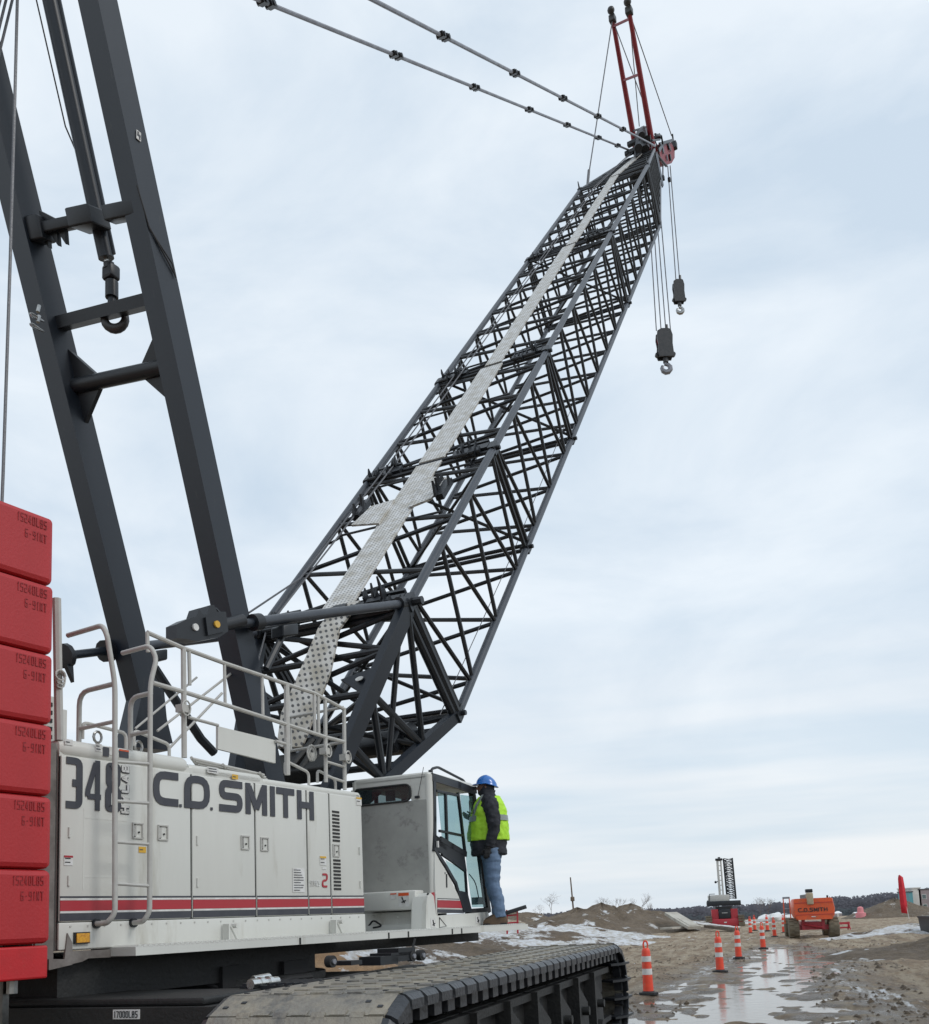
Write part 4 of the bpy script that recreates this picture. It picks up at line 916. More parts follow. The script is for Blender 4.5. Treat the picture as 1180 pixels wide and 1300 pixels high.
# black head tower between the jib legs
m=MB(); am=WD/2; hc_=lambda x,y,a=am: onw(x,y,a)
m.prism([hc_(x,y,am-.35) for x,y in ((809,198),(811,178),(815,163),(818,160),(821,168),(822,182),(824,198))],BW,.12); m.prism([hc_(x,y,am+.2) for x,y in ((808,196),(809,176),(813,163),(818,159),(824,165),(827,182),(829,197))],BW,.12)
for x,y,r in ((815,172,.13),(822,176,.12),(811,188,.15),(820,190,.16)): m.tube(hc_(x,y,am-.5),hc_(x,y,am+.5),r,14)
for x,y in ((806,180),(831,176),(803,192),(834,190),(825,200),(812,200)): m.bbox(hc_(x,y),CU*.09,CV*.3,Z*.09,.03)
m.path([hc_(832,170,am-.6),hc_(840,172,am-.6),hc_(842,183,am-.6)],.04,6); m.path([hc_(828,178,am-.6),hc_(838,177,am-.6)],.04,6)
m.build('head_tower',M['black'],tipo)
# red sheave head
ha=WD/2-.3
def hp(x,y,a=ha): return onw(x,y,a)
m=MB(); m.prism([hp(x,y) for x,y in ((836,184),(846,179),(853,181),(857,190),(857,200),(853,207),(843,209),(838,196))],BW,.6); hdo=m.build('jib_head',M['jibred'],crane)
m=MB()
for p in (hp(848,186),hp(850,200)): m.tube(p-BW*.08,p+BW*.68,.14,12)
m.prism([hp(x,y,ha-.06) for x,y in ((836,181),(854,176),(855,179),(838,185))],-BW,.06); m.build('head_pin',M['black'],hdo)
m=MB()
for p,r in ((hp(842,190,ha-.04),.17),(hp(847,200,ha-.04),.13),(hp(851,189,ha-.04),.11)): m.tube(p,p-BW*.03,r,14)
m.prism([hp(x,y,ha-.05) for x,y in ((835,190),(841,182),(843,183),(838,193))],-BW,.02); m.build('head_sheave',M['chord'],hdo)
m=MB(); p=hp(856,185); m.bbox(p,CU*.12,CV*.14,Z*.18,.03); m.tube(hp(854,170),p,.04); m.build('limit_switch',M['black'],hdo)
# ---- hook blocks hanging from the head
def block(topx,topy,bx,by,h,w,a,nr,lab,hooks,off=0):
    c_=onw(bx,by,a); 
    p0=c_-EYE; mpp=p0.dot(FWD)/F; H=h*mpp; W2=w*mpp
    X=BW.cross(Z).normalized()*(-1); X=CR-Z*CR.dot(Z); X.normalize(); Y=Z.cross(X)
    topc=Vector((c_.x,c_.y,c_.z))
    t=thing('hook_block',lab,'hook block',c_-Z*(H*.5),'hook blocks hanging from the boom head')
    m=MB(); bc=c_
    prof=[(-.42,-.5),(.42,-.5),(.5,-.40),(.46,-.05),(.5,.25),(.40,.46),(.22,.5),(-.2,.5),(-.45,.42),(-.5,.2),(-.44,-.05),(-.5,-.38)]
    for dy in (-.22,.16): m.prism([bc+X*(x*W2)+Z*(z*H)+Y*dy*W2*1.2 for x,z in prof],Y,W2*.10)
    m.box(bc-Z*H*.1,X*W2*.34,Y*W2*.22,Z*H*.3); blk=m.build('cheek_plate',M['blockdark'],t)
    m=MB(); m.tube(bc+Z*H*.18-Y*W2*.2,bc+Z*H*.18+Y*W2*.2,W2*.42,16); m.build('sheave',M['stripe_r'] if hooks else M['chord'],t)
    m=MB(); 
    for s in (-1,1): m.tube(bc-Z*H*.38+X*W2*.5*s-Y*W2*.1,bc-Z*H*.38+X*W2*.5*s+Y*W2*.1,W2*.15,10)
    m.tube(bc-Z*H*.5,bc-Z*H*.66,W2*.17,10); m.build('swivel',M['blockdark'],t)
    m=MB(); hc=bc-Z*(H*.86); rr=W2*.27
    pts=[bc-Z*H*.6]+[hc+(X*math.cos(a_)+Z*math.sin(a_))*rr for a_ in [R(q) for q in (100,60,20,-20,-60,-100,-140,-180,-215)]]
    m.path(pts,.05,8,rs=[W2*.10]+[W2*(.10+.07*math.sin(i/8*3.1)) for i in range(9)]); m.build('hook',M['steel'] if not hooks else M['pend'],t)
    tp=onw(topx,topy,a)
    tops=bc+Z*(H*.5)
    for k in range(nr):
        o=X*((k-(nr-1)/2)*W2*(.34 if nr<4 else .30)); o2=X*((k-(nr-1)/2)*W2*.22)
        m=MB(); hgt=(tp-tops).dot(Z); m.tube(tops+o,Vector((tops.x,tops.y,tops.z+hgt))+o2,.022,6); m.build('hoist_line',M['rope'],t)
    m=MB(); m.tube(tops+X*W2*.22,tops+X*W2*.22+Z*.25,.06); m.build('rope_socket',M['blockdark'],t)
    return t
block(848,205,862,370,30,14,ha+.2,2,'smaller hook block hanging higher and farther right from the red boom head',False)
block(828,205,844,437,38,20,WD/2+.1,4,'larger dark hook block hanging lower, nearer the boom',True)
m=MB(); p=hp(850,228); m.bbox(p,CU*.06,CV*.06,Z*.1,.02); m.tube(hp(842,208),hp(842,224),.03); m.bbox(hp(842,226),CU*.07,CV*.07,Z*.1,.02); m.build('limit_weight',M['black'],hdo)
# ================================================================== CRAWLERS
TH=R(18.65); TU=Vector((math.sin(TH),math.cos(TH),0)); TV=Vector((math.cos(TH),-math.sin(TH),0))
def Tp(u,v,z): return TU*u+TV*v+Z*z
HT=1.27; RR=.62
UA,UB=5.52,12.75
VO=-2.22; TW=1.32
def track(vo,lab,first):
    vi=vo-TW; zc=HT-RR; vm=(vo+vi)/2
    # loop path
    per=[]; L=UB-UA; pitch=.262; total=2*L+2*math.pi*RR; n=int(round(total/pitch)); st=total/n
    m=MB(); m.box(Tp((UA+UB)/2,vm,zc-.02),TU*((UB-UA)/2+.1),TV*.33,Z*.30)
    for uu in (UA,UB): m.tube(Tp(uu,vm-.3,zc),Tp(uu,vm+.3,zc),RR-.10,22)
    tr=m.build('crawler_track',M['grime'],crane,label=lab)
    m=MB()
    if first:
        # outer side: rail, gusset plates, roller housings
        m.box(Tp((UA+UB)/2,vm+.42,zc+.30),TU*(L/2-.1),TV*.10,Z*.035); m.box(Tp((UA+UB)/2,vm+.42,zc-.32),TU*(L/2-.1),TV*.10,Z*.03)
        m.box(Tp((UA+UB)/2,vo-.26,zc+.18),TU*(L/2-.2),TV*.04,Z*.16)
        for k in range(7):
            u=UA+.5+k*.9; m.box(Tp(u,vo-.24,zc-.02),TU*.03,TV*.16,Z*.36)
            m.prism([Tp(u+.05,vo-.12,zc+.30),Tp(u+.6,vo-.12,zc+.02),Tp(u+.62,vo-.12,zc-.3),Tp(u+.05,vo-.12,zc-.35)],-TV,.05)
            m.tube(Tp(u+.3,vo-.2,zc-.38),Tp(u+.3,vo-.06,zc-.38),.14,14); m.tube(Tp(u+.3,vo-.13,zc-.05),Tp(u+.3,vo-.04,zc-.05),.05,10)
        m.build('track_frame',M['grime'],tr)
        m=MB()
        for k,(uu,zz) in enumerate(((UB+.10,zc+.34),(UB+.16,zc+.12),(UB+.2,zc-.12),(UB+.2,zc-.36))): m.prism([Tp(uu-.2,vo-.1,zz),Tp(uu,vo+.02,zz),Tp(uu+.55,vo+.02,zz-.01),Tp(uu+.52,vo-.18,zz-.01),Tp(uu-.1,vo-.3,zz)],Z,.03)
        m.build('step_plate',M['black'],tr)
    for i in range(n):
        s=i*st
        if s<L: p=(UA+s,HT); a=0
        elif s<L+math.pi*RR: a=(s-L)/RR; p=(UB+math.sin(a)*RR,zc+math.cos(a)*RR)
        elif s<2*L+math.pi*RR: p=(UB-(s-L-math.pi*RR),zc-RR); a=math.pi
        else: a=math.pi+(s-2*L-math.pi*RR)/RR; p=(UA+math.sin(a)*RR,zc+math.cos(a)*RR)
        if p[1]<.05+zc-RR+.001 and 3<abs(a)<3.3 and not first: continue
        t=TU*math.cos(a)-Z*math.sin(a); nn=TU*math.sin(a)+Z*math.cos(a); c_=Tp(p[0],0,p[1])
        hl=st*.485; th=.055
        m=MB(); m.cur=0
        # body of the shoe: chamfered outer ends
        v1=vo-.07; v0=vi+.07
        def P(x,v,h): return c_+t*x+TV*v+nn*h
        m.hexa([P(-hl,v0,-th),P(hl,v0,-th),P(hl,v1,-th),P(-hl,v1,-th)],[P(-hl,v0,0),P(hl,v0,0),P(hl,v1,0),P(-hl,v1,0)])
        # interlocking lugs down the middle
        for k in range(4):
            vv=v0+.24+k*(v1-v0-.36)/3.2; m.box(P(hl+.012,vv,-.012),t*.02,TV*.045,nn*.014); m.box(P(-hl+.02,vv+.13,.004),t*.028,TV*.05,nn*.006)
        for (vv,xx) in ((v1-.06,-.03),(v1-.16,.03),(v0+.06,-.03),(v0+.16,.03)):
            m.cur=1; m.box(P(xx,vv,.003),t*.012,TV*.016,nn*.003); m.cur=0
        m.cur=1
        for (va,vb) in ((v1,vo),(v0,vi)):
            vc=va+(vb-va)*.55; m.hexa([P(-hl*.9,va,-.085),P(hl*.9,va,-.085),P(hl*.88,vc,-.10),P(-hl*.88,vc,-.10)],[P(-hl*.93,va,-.002),P(hl*.93,va,-.002),P(hl*.92,vc,-.012),P(-hl*.92,vc,-.012)]); m.hexa([P(-hl*.88,vc,-.10),P(hl*.88,vc,-.10),P(hl*.76,vb,-.105),P(-hl*.76,vb,-.105)],[P(-hl*.92,vc,-.012),P(hl*.92,vc,-.012),P(hl*.82,vb,-.045),P(-hl*.82,vb,-.045)])
        m.cur=0
        # thick inner flank
        if first: m.cur=1; m.box(P(0,v1-.05,-.13),t*hl*.55,TV*.05,nn*.07); m.cur=0
        m.build('track_shoe',[M['shoe'],M['shoe_edge']],tr)
    return tr
track(VO,'near crawler track with mud dried on its wide shoes',True)
track(VO-5.9-TW*0,'far crawler track in the shade behind the carbody',False)
# carbody
m=MB(); cu,cv=8.7,-5.9
m.box(Tp(cu,cv,.85),TU*1.35,TV*1.3,Z*.30); m.tube(Tp(cu,cv,1.0),Tp(cu,cv,1.22),1.25,40)
for s in (-1,1):
    m.box(Tp(cu+s*1.3,cv,.8),TU*.28,TV*3.0,Z*.26)
cbd=m.build('carbody',M['grime'],crane)
m=MB(); m.tube(Tp(cu,cv,1.16),Tp(cu,cv,1.40),1.05,40); m.build('slewing_ring',M['grime'],cbd)
m=MB(); m.box(Tp(6.3,cv,.70),TU*.5,TV*2.0,Z*.46); m.bbox(Tp(6.3,cv,1.19),TU*.42,TV*1.9,Z*.03,.02); cw=m.build('carbody_weight',M['grime'],crane)
pl=hit(161,1288,Tp(5.8,0,0),TU); 
m=MB(); m.box(pl-TU*.004,TV*.115,TU*.004,Z*.034); m.build('weight_plate',M['white'],cw)
m=MB(); lettering(m,'17000LBS',pl-TV*.105-Z*.024-TU*.008,TV,Z,-TU,.048,.022,.0065,.005,.005,lift=.001,th=.002); m.build('weight_lettering',M['black'],cw)
m=MB(); p=Tp(6.9,-3.9,1.22); m.box(p,TU*.25,TV*.3,Z*.02)
for k in range(8): m.box(p+TV*(-.27+.075*k)+Z*.025,TU*.24,TV*.012,Z*.012)
m.build('tread_step',M['black'],cbd)
# silver couplings and small rollers on the carbody beam, seen over the track
m=MB(); a=S(318,1250,-5.4); b=S(352,1246,-5.4); d=(b-a).normalized(); L=(b-a).length; m.tube(a,a+d*L*.3,.042,12); m.tube(a+d*L*.3,a+d*L*.42,.05,12); m.tube(a+d*L*.42,a+d*L*.62,.036,12); m.tube(a+d*L*.62,a+d*L*.75,.052,10); m.tube(a+d*L*.75,b,.04,12); m.tube(a+d*L*.5-CV*.12+Z*.02,a+d*L*1.1-CV*.12+Z*.03,.035,12)
m.build('hydraulic_coupling',M['chrome'],cbd)
m=MB(); a=S(400,1241,-5.2); b=S(528,1220,-5.2); d=(b-a).normalized(); m.box((a+b)/2-Z*.08,d*((b-a).length/2),CV*.1,Z*.045); 
for (x0,x1,y0,y1) in ((470,492,1213,1226),(484,514,1208,1222),(493,514,1203,1214),(432,446,1219,1226)): 
    p=S((x0+x1)/2,(y0+y1)/2,-5.2); q=S(x1,y0,-5.2)-p; m.box(p,CU*abs(q.dot(CU)),CV*.12,Z*abs(q.z))
bm_=m.build('axle_bracket',M['black'],cbd)
for (x,y) in ((420,1221),(522,1214),(534,1213)): 
    p=S(x,y,-5.1); m=MB(); m.tube(p-CV*.03,p+CV*.03,.05,16); rl=m.build('guide_roller',M['rub'],bm_); m=MB(); m.tube(p+CV*.03,p+CV*.045,.022,12); m.build('roller_cap',M['pend'],rl)
m=MB(); m.path([S(527,1192,-5.5),S(524,1205,-5.5),S(521,1209,-5.2)],.012,6); m.build('hanging_hose',M['rub'],cbd)
# ================================================================== PERSON
def remesh(ob,size,smooth=2,wr=0,ws=14,zs=1):
    md=ob.modifiers.new('r','REMESH'); md.mode='VOXEL'; md.voxel_size=size
    sm=ob.modifiers.new('s','SMOOTH'); sm.iterations=smooth; sm.factor=.6
    dg=bpy.context.evaluated_depsgraph_get(); dg.update(); me=bpy.data.meshes.new_from_object(ob.evaluated_get(dg)); ob.modifiers.clear(); ob.data=me
    if wr:
        ns=[v.normal.copy() for v in me.vertices]
        for v,n in zip(me.vertices,ns):
            q=v.co*ws; q.z*=zs; v.co+=n*(noise.noise(q)*wr+noise.noise(q*2.3)*wr*.5)
    me.polygons.foreach_set('use_smooth',[True]*len(me.polygons)); me.update()
PF=S(630,1173,-6.42); PF=Vector((PF.x,PF.y,1.60))
FD=(-CR+FWD*.10); FD.z=0; FD.normalize(); LD=Z.cross(FD)       # forward, his left (towards the camera side)
def B_(x,y,z): return PF+FD*x*1.06+LD*y*1.06+Z*z*1.075
person=thing('person','person in blue hard hat and lime vest standing on the walkway at the cab door','person',PF)
def ell(x,y,z,rx,ry,n=22,tilt=0): return [B_(x+rx*math.cos(t),y+ry*math.sin(t),z+tilt*math.cos(t)) for t in [k*2*math.pi/n for k in range(n)]]
torso=[(.045,.88,.235,.205),(.05,.98,.235,.21),(.05,1.12,.24,.215),(.04,1.26,.225,.22),(.03,1.40,.205,.225),(.02,1.52,.175,.215),(.015,1.60,.125,.16),(.02,1.66,.085,.09)]
def tor(z):
    for a,b in zip(torso[:-1],torso[1:]):
        if a[1]<=z<=b[1]:
            k=(z-a[1])/(b[1]-a[1]); return tuple(a[i]+(b[i]-a[i])*k for i in range(4))
    return torso[0] if z<torso[0][1] else torso[-1]
HX=.055
m=MB(); m.ball(B_(HX,0,1.755),1,8,(.098,.076,.12),(FD,LD,Z)); m.tube(B_(.02,0,1.5),B_(.035,0,1.70),.06,12)
m.ball(B_(HX+.075,0,1.70),1,6,(.035,.045,.045),(FD,LD,Z)); m.tube(B_(HX+.09,0,1.78),B_(HX+.125,0,1.735),.011,8,.017)
for s in (-1,1): m.ball(B_(HX-.01,s*.078,1.745),1,5,(.02,.012,.032),(FD,LD,Z)); m.ball(B_(HX+.085,s*.03,1.765),.014,4)
m.loft([ell(.02,0,.9,.12,.15),ell(.02,0,1.3,.12,.16),ell(.02,0,1.5,.10,.16),ell(.02,0,1.58,.06,.08)])
for s in (-1,1): m.path([B_(0,s*.1,.92),B_(.01,s*.10,.5),B_(-.03,s*.10,.1)],.06,10,rs=[.08,.055,.04])
m.path([B_(0,.18,1.54),B_(-.05,.26,1.25),B_(.03,.26,.98)],.035,10); m.path([B_(0,-.18,1.54),B_(.12,-.28,1.28),B_(.27,-.2,1.37)],.035,10)
bd=m.build('body',M['skin'],person); remesh(bd,.012,2)
m=MB(); m.loft([ell(a,0,z,rx,ry,26) for a,z,rx,ry in torso]); m.path([B_(0,.175,1.57),B_(-.03,.235,1.46),B_(-.055,.27,1.24),B_(.0,.27,1.06),B_(.03,.26,.965)],.07,14,rs=[.10,.108,.088,.07,.055])
m.path([B_(0,-.17,1.57),B_(.05,-.24,1.45),B_(.13,-.28,1.28),B_(.26,-.2,1.365)],.07,14,rs=[.085,.082,.07,.052])
m.loft([ell(.03,0,1.60,.10,.12),ell(.025,0,1.68,.095,.10),ell(.02,0,1.71,.098,.095)])
jk=m.build('jacket',M['jacket'],person); remesh(jk,.013,2,.022,10)
m=MB()
for s in (-1,1):
    x0=-.02 if s>0 else .02
    m.path([B_(.02+x0*.5,s*.095,.95),B_(.02+x0,s*.105,.74),B_(.02+x0,s*.105,.50),B_(-.03+x0,s*.105,.28),B_(-.045+x0,s*.105,.09)],.1,16,rs=[.125,.112,.088,.084,.078])
m.loft([ell(.02,0,.82,.13,.17),ell(.02,0,.97,.15,.19)])
jn=m.build('jeans',M['jeans'],person); remesh(jn,.012,2,.014,7,1.9)
# vest
VZ=[1.06,1.12,1.2,1.28,1.36,1.44,1.52,1.585,1.63]
def vell(z,off,n=32):
    a,_,rx,ry=tor(z); 
    return ell(a,0,z,rx+off,ry+off*.3-(.035 if z>1.45 else 0.0),n)
m=MB(); m.loft([vell(VZ[0],.012)]+[vell(z,.036) for z in VZ],True); vs=m.build('safety_vest',M['hiviz'],person); remesh(vs,.013,1,.016,10)
# cut the arm hole on both sides by removing faces near the sleeve plane
def arc(z0,z1,t0,t1,off,name,mt):
    m=MB(); rows=[]; n=14
    for zz in (z0,(z0+z1)/2,z1):
        a,_,rx,ry=tor(zz); rows.append([B_(a+(rx+off)*math.cos(t),(ry+off*.55)*math.sin(t),zz) for t in [t0+(t1-t0)*k/n for k in range(n+1)]])
    m.loft(rows,False,True,False); return m.build(name,M[mt],vs)
for (a,b) in ((R(-80),R(55)),(R(128),R(232))): arc(1.305,1.375,a,b,.042,'reflective_band','reflect')
for t in (R(38),R(-38)):
    pts=[]; m=MB(); rows=[[],[]]
    for z in (1.375,1.42,1.47,1.52,1.57,1.62,1.65):
        a,_,rx,ry=tor(z); k=(z-1.375)/.28; tt=t*(1+.5*k)
        for i,dt in ((0,-.13),(1,.13)): rows[i].append(B_(a+(rx+.04)*math.cos(tt+dt),(ry+.02)*math.sin(tt+dt),z))
    m.loft(rows,False,True,False); m.build('reflective_band',M['reflect'],vs)
# panels of sleeve black over the vest flank come from the jacket arm itself
m=MB()
for s in (-1,1):
    x0=-.06 if s>0 else -.02; y=s*.105
    rings=[[B_(x0+cx+rx*math.cos(t),y+.052*math.sin(t)*w,z) for t in [k*2*math.pi/16 for k in range(16)]] for cx,rx,w,z in ((.06,.155,1,.0),(.06,.158,1.05,.03),(.055,.15,1,.06),(.02,.11,1,.095),(-.0,.07,1.05,.13),(-.0,.072,1.1,.19))]
    m.loft(rings)
bt=m.build('boots',M['boot'],person)
m=MB()
for s in (-1,1):
    x0=-.06 if s>0 else -.02; m.box(B_(x0+.06,s*.105,.008),FD*.155,LD*.05,Z*.010)
m.build('boot_soles',M['rub'],bt)
# hard hat
m=MB(); rings=[]
hc=(HX-.015,0,1.80)
for i in range(8):
    ph=i/7*math.pi/2; rings.append([B_(hc[0]+.138*math.cos(ph)*math.cos(t)+.0,.112*math.cos(ph)*math.sin(t),hc[2]+.118*math.sin(ph)-(.04*max(0,-math.cos(t))*math.cos(ph) )) for t in [k*2*math.pi/24 for k in range(24)]])
rim=[B_(hc[0]+(.150+(.035 if math.cos(t)>.3 else 0)*max(0,math.cos(t)))*math.cos(t),.120*math.sin(t),hc[2]-.012-(.045*max(0,-math.cos(t)))) for t in [k*2*math.pi/24 for k in range(24)]]
m.loft([rim]+rings[:-1]+[[rings[-1][0]+(q-rings[-1][0])*.5 for q in rings[-1]]],True)
hat=m.build('hard_hat',M['hat'],person)
m=MB(); m.path([p+Z*.004 for p in rim]+[rim[0]+Z*.004],.007,6); m.build('brim_edge',M['hat'],hat)
m=MB(); m.loft([ell(HX-.02,0,1.64,.095,.085),ell(HX-.015,0,1.70,.10,.088),ell(HX-.03,0,1.775,.088,.086)]); m.ball(B_(HX+.055,0,1.69),1,6,(.058,.055,.05),(FD,LD,Z)); bl=m.build('balaclava',M['jacket'],person); remesh(bl,.012,1)
def glove(c,d,side,up,name='gloved_hand'):
    # d = finger direction, side = across the palm (thumb side), up = back of the hand
    m=MB(); c=Vector(c); m.bbox(c+d*.045,d*.05,side*.042,up*.016,.014)
    for k,l in enumerate((.062,.072,.066,.052)):
        b=c+d*.09+side*(.031-.021*k); m.path([b,b+d*l*.5-up*.006,b+d*l*.8-up*.03,b+d*l*.85-up*.055],.0115,8)
    b=c+d*.03+side*.04; m.path([b,b+side*.03+d*.02-up*.01,b+side*.035+d*.055-up*.02],.013,8); m.tube(c-d*.03,c+d*.02,.036,12)
    g=m.build(name,M['glove'],person); remesh(g,.006,1)
glove(B_(.035,.262,.965),(-Z+FD*.25).normalized(),FD,LD)
glove(B_(.26,-.2,1.365),(FD*.8+Z*.5).normalized(),Z,-LD)
# ================================================================== TERRAIN
L0,L1,L2=Vector((-5.5,26,0)),Vector((5.5,66,0)),Vector((20,92,0))
def bankdist(x,y):
    best=-1e9
    for a,b in ((L0,L1),(L1,L2)):
        d=(b-a).normalized(); n=Vector((-d.y,d.x,0)); v=(Vector((x,y,0))-a).dot(n); best=v if best==-1e9 else min(best,v)
    return best
def sst(x,a,b):
    t=max(0,min(1,(x-a)/(b-a))); return t*t*(3-2*t)
PC=[(3.2,11.5,1.2),(4.2,15,1.5),(5.7,19.5,1.4),(7.2,23.5,1.25),(9.3,29,1.3),(11.6,35.5,1.0),(13.4,41,.6)]
def puddle(x,y):
    best=9
    for (ax,ay,aw),(bx,by,bw) in zip(PC[:-1],PC[1:]):
        dx,dy=bx-ax,by-ay; t=max(0,min(1,((x-ax)*dx+(y-ay)*dy)/(dx*dx+dy*dy))); d=math.hypot(x-ax-dx*t,y-ay-dy*t)/(aw+(bw-aw)*t); best=min(best,d)
    return best
def hgt(x,y):
    r=math.hypot(x,y); h=0
    n1=noise.noise(Vector((x*.22,y*.22,1))); n2=noise.noise(Vector((x*.9,y*.9,5))); n3=noise.noise(Vector((x*3.1,y*3.1,9)))
    near=1-sst(r,60,140)
    n5=noise.noise(Vector((x*6.5,y*6.5,19)))
    h+=(n1*.05+n2*.05+n3*.035+n5*.018)*near
    # ruts run along the haul road
    c=x*.935-y*.355; h+=(math.sin(c*4.2+n1*3)*.022+abs(noise.noise(Vector((c*2.4,(x*.355+y*.935)*.18,33))))*.07-.02)*near
    # heaped mud on the right of the lane
    rr=x-(3.6+.27*y); h+=sst(rr,1.6,4.5)*(.10+.12*max(0,n1+.3)+.07*max(0,n2))*near*(1-sst(y,34,58))
    b=bankdist(x,y)
    if b>0 and y>22: h+=sst(b,0,9)*sst(y,24,34)*(1-sst(r,150,300))*(1.05+.55*noise.noise(Vector((x*.12,y*.12,3)))+.3*n2*min(1,b/4)+.12*n3)
    p=puddle(x,y)
    if p<2: n4=noise.noise(Vector((x*1.9,y*1.1,21))); h=h*(.25+.75*sst(p,.6,1.8))-.05*(1-sst(p+1.0*n2+.8*n4+.6*n3+.3*n5,.3,1.0))
    h-=9*sst(r,95,480)+ (3*sst(r,900,2500))
    h+=14*sst(r,1200,2600)*max(0,math.sin(math.atan2(x,y)*3-.2))
    return h
def build_ground():
    angs=[];a=-180.
    while a<180: 
        angs.append(a); a+=.3 if -34<=a<32 else 4.0
    rs=[];r=1.5
    while r<3200: rs.append(r); r*=(1.014 if r<140 else 1.03) if r>9 else 1.05
    vs=[];wet=[];sn=[];fs=[]; n=len(angs)
    for r in rs:
        for a in angs:
            x,y=r*math.sin(R(a)),r*math.cos(R(a)); vs.append((x,y,hgt(x,y))); p=puddle(x,y); wet.append(1-sst(p,1.1,2.6))
            b=bankdist(x,y); s=.0
            if b>0 and y>22: s=.15*sst(b,.5,4)*(1-sst(y,120,200)*.4)+.02
            if y>34 and b<0: s=max(s,.07*sst(y,34,42)*(1-sst(y,60,75)))
            if abs(p-1.4)<.9 and y<34: s=max(s,.15*(1-abs(p-1.4)/.9))
            if r>120: s=.05
            sn.append(s)
    for i in range(len(rs)-1):
        for j in range(n): k=(j+1)%n; fs.append((i*n+j,i*n+k,(i+1)*n+k,(i+1)*n+j))
    vs.append((0,0,hgt(0,0))); c=len(vs)-1; wet.append(0); sn.append(0)
    for j in range(n): fs.append((c,(j+1)%n,j))
    me=bpy.data.meshes.new('ground'); me.from_pydata(vs,[],fs)
    for nm,da in (('wet',wet),('snowy',sn)):
        at=me.attributes.new(nm,'FLOAT','POINT'); at.data.foreach_set('value',da)
    me.polygons.foreach_set('use_smooth',[True]*len(fs)); me.materials.append(M['ground']); me.update(); fixn(me)
    o=bpy.data.objects.new('ground',me); col.objects.link(o); o['kind']='structure'
def fixn(me):
    bm=bmesh.new(); bm.from_mesh(me); bmesh.ops.recalc_face_normals(bm,faces=bm.faces); 
    if sum(f.normal.z for f in bm.faces)<0: bmesh.ops.reverse_faces(bm,faces=bm.faces)
    bm.to_mesh(me); bm.free()
build_ground()
vs=[];fs=[]
N_=60
for i in range(N_+1):
    t=i/N_*(len(PC)-1); k=min(int(t),len(PC)-2); f=t-k; x=PC[k][0]+(PC[k+1][0]-PC[k][0])*f; y=PC[k][1]+(PC[k+1][1]-PC[k][1])*f; w=(PC[k][2]+(PC[k+1][2]-PC[k][2])*f)*1.5
    for s in (-1,-.33,.33,1): vs.append((x+s*w,y,-.028))
for i in range(N_):
    for j in range(3): fs.append((i*4+j,i*4+j+1,i*4+j+5,i*4+j+4))
me=bpy.data.meshes.new('puddle_water'); me.from_pydata(vs,[],fs); me.materials.append(M['water']); o=bpy.data.objects.new('puddle_water',me); col.objects.link(o); o['kind']='structure'
# dirt mounds
def mound(px,py,d,rad,mt,seed,sx=1.0,name='dirt_mound',peaks=1):
    top=at(px,py,d); g=hgt(top.x,top.y); H=top.z-g
    if H<.15: H=.15
    vs=[];fs=[]; nr,na=26,56
    for i in range(nr+1):
        r=i/nr
        for j in range(na):
            a=j*2*math.pi/na; rr=rad*(1+.28*noise.noise(Vector((math.cos(a)*1.3,math.sin(a)*1.3,seed))))
            x=math.cos(a)*r*rr*sx; y=math.sin(a)*r*rr
            prof=max(0,1-r)**1.05; nz=noise.fractal(Vector((x*.9/ rad*4,y*.9/rad*4,seed*3)),.9,2.1,5)
            gul=abs(noise.noise(Vector((math.cos(a)*5,math.sin(a)*5,seed+9))))
            z=H*(prof*(1-.16*gul)+.10*nz*min(1,(1-r)*4)*min(1,r*6+.15))
            gx,gy=top.x+x,top.y+y; vs.append((gx,gy,max(hgt(gx,gy),g-.6)+max(z,-.02)-.04-(.25 if i==nr else 0)))
    for i in range(nr):
        for j in range(na): k=(j+1)%na; fs.append((i*na+j,i*na+k,(i+1)*na+k,(i+1)*na+j))
    me=bpy.data.meshes.new(name); me.from_pydata(vs,[],fs); me.polygons.foreach_set('use_smooth',[True]*len(fs)); me.materials.append(M[mt]); fixn(me)
    o=bpy.data.objects.new(name,me); col.objects.link(o); o['kind']='structure'; return o
for a in ((733,1151,74,6.0,'mound',1,1.1),(764,1145,77,6.2,'mound',2,1.1),(801,1146,80,7,'mound',3,1.0),(782,1152,76,4.5,'mound',23,1.2),(832,1162,83,5,'mound_s',4,1.3),(696,1169,62,6,'mound_s',5,1.3),(862,1167,84,4,'mound_s',6,1.1),
  (655,1175,52,5.5,'mound_s',7,1.4),(610,1184,44,5.2,'mound_s',8,1.2),(560,1193,38,4.6,'mound',9,1.3),(500,1194,34,4.0,'mound_s',10,1.3),(440,1196,30,3.6,'mound_s',11,1.2),(408,1196,28,2.6,'clay',12,1.2),(530,1215,29,2.6,'mound_s',13,1.4),
  (1136,1139,100,5.6,'mound',14,.95),(1163,1150,104,5,'mound',25,1.2),(1172,1170,47,3.6,'mound_s',15,1.5),(905,1171,100,6,'mound_s',17,1.4),(975,1167,120,7,'mound_s',18,1.3),(880,1168,110,6,'mound',19,1.3),
  (668,1158,95,6,'mound',20,1.6),(1190,1185,30,3.2,'mound',21,1.4)): mound(*a)
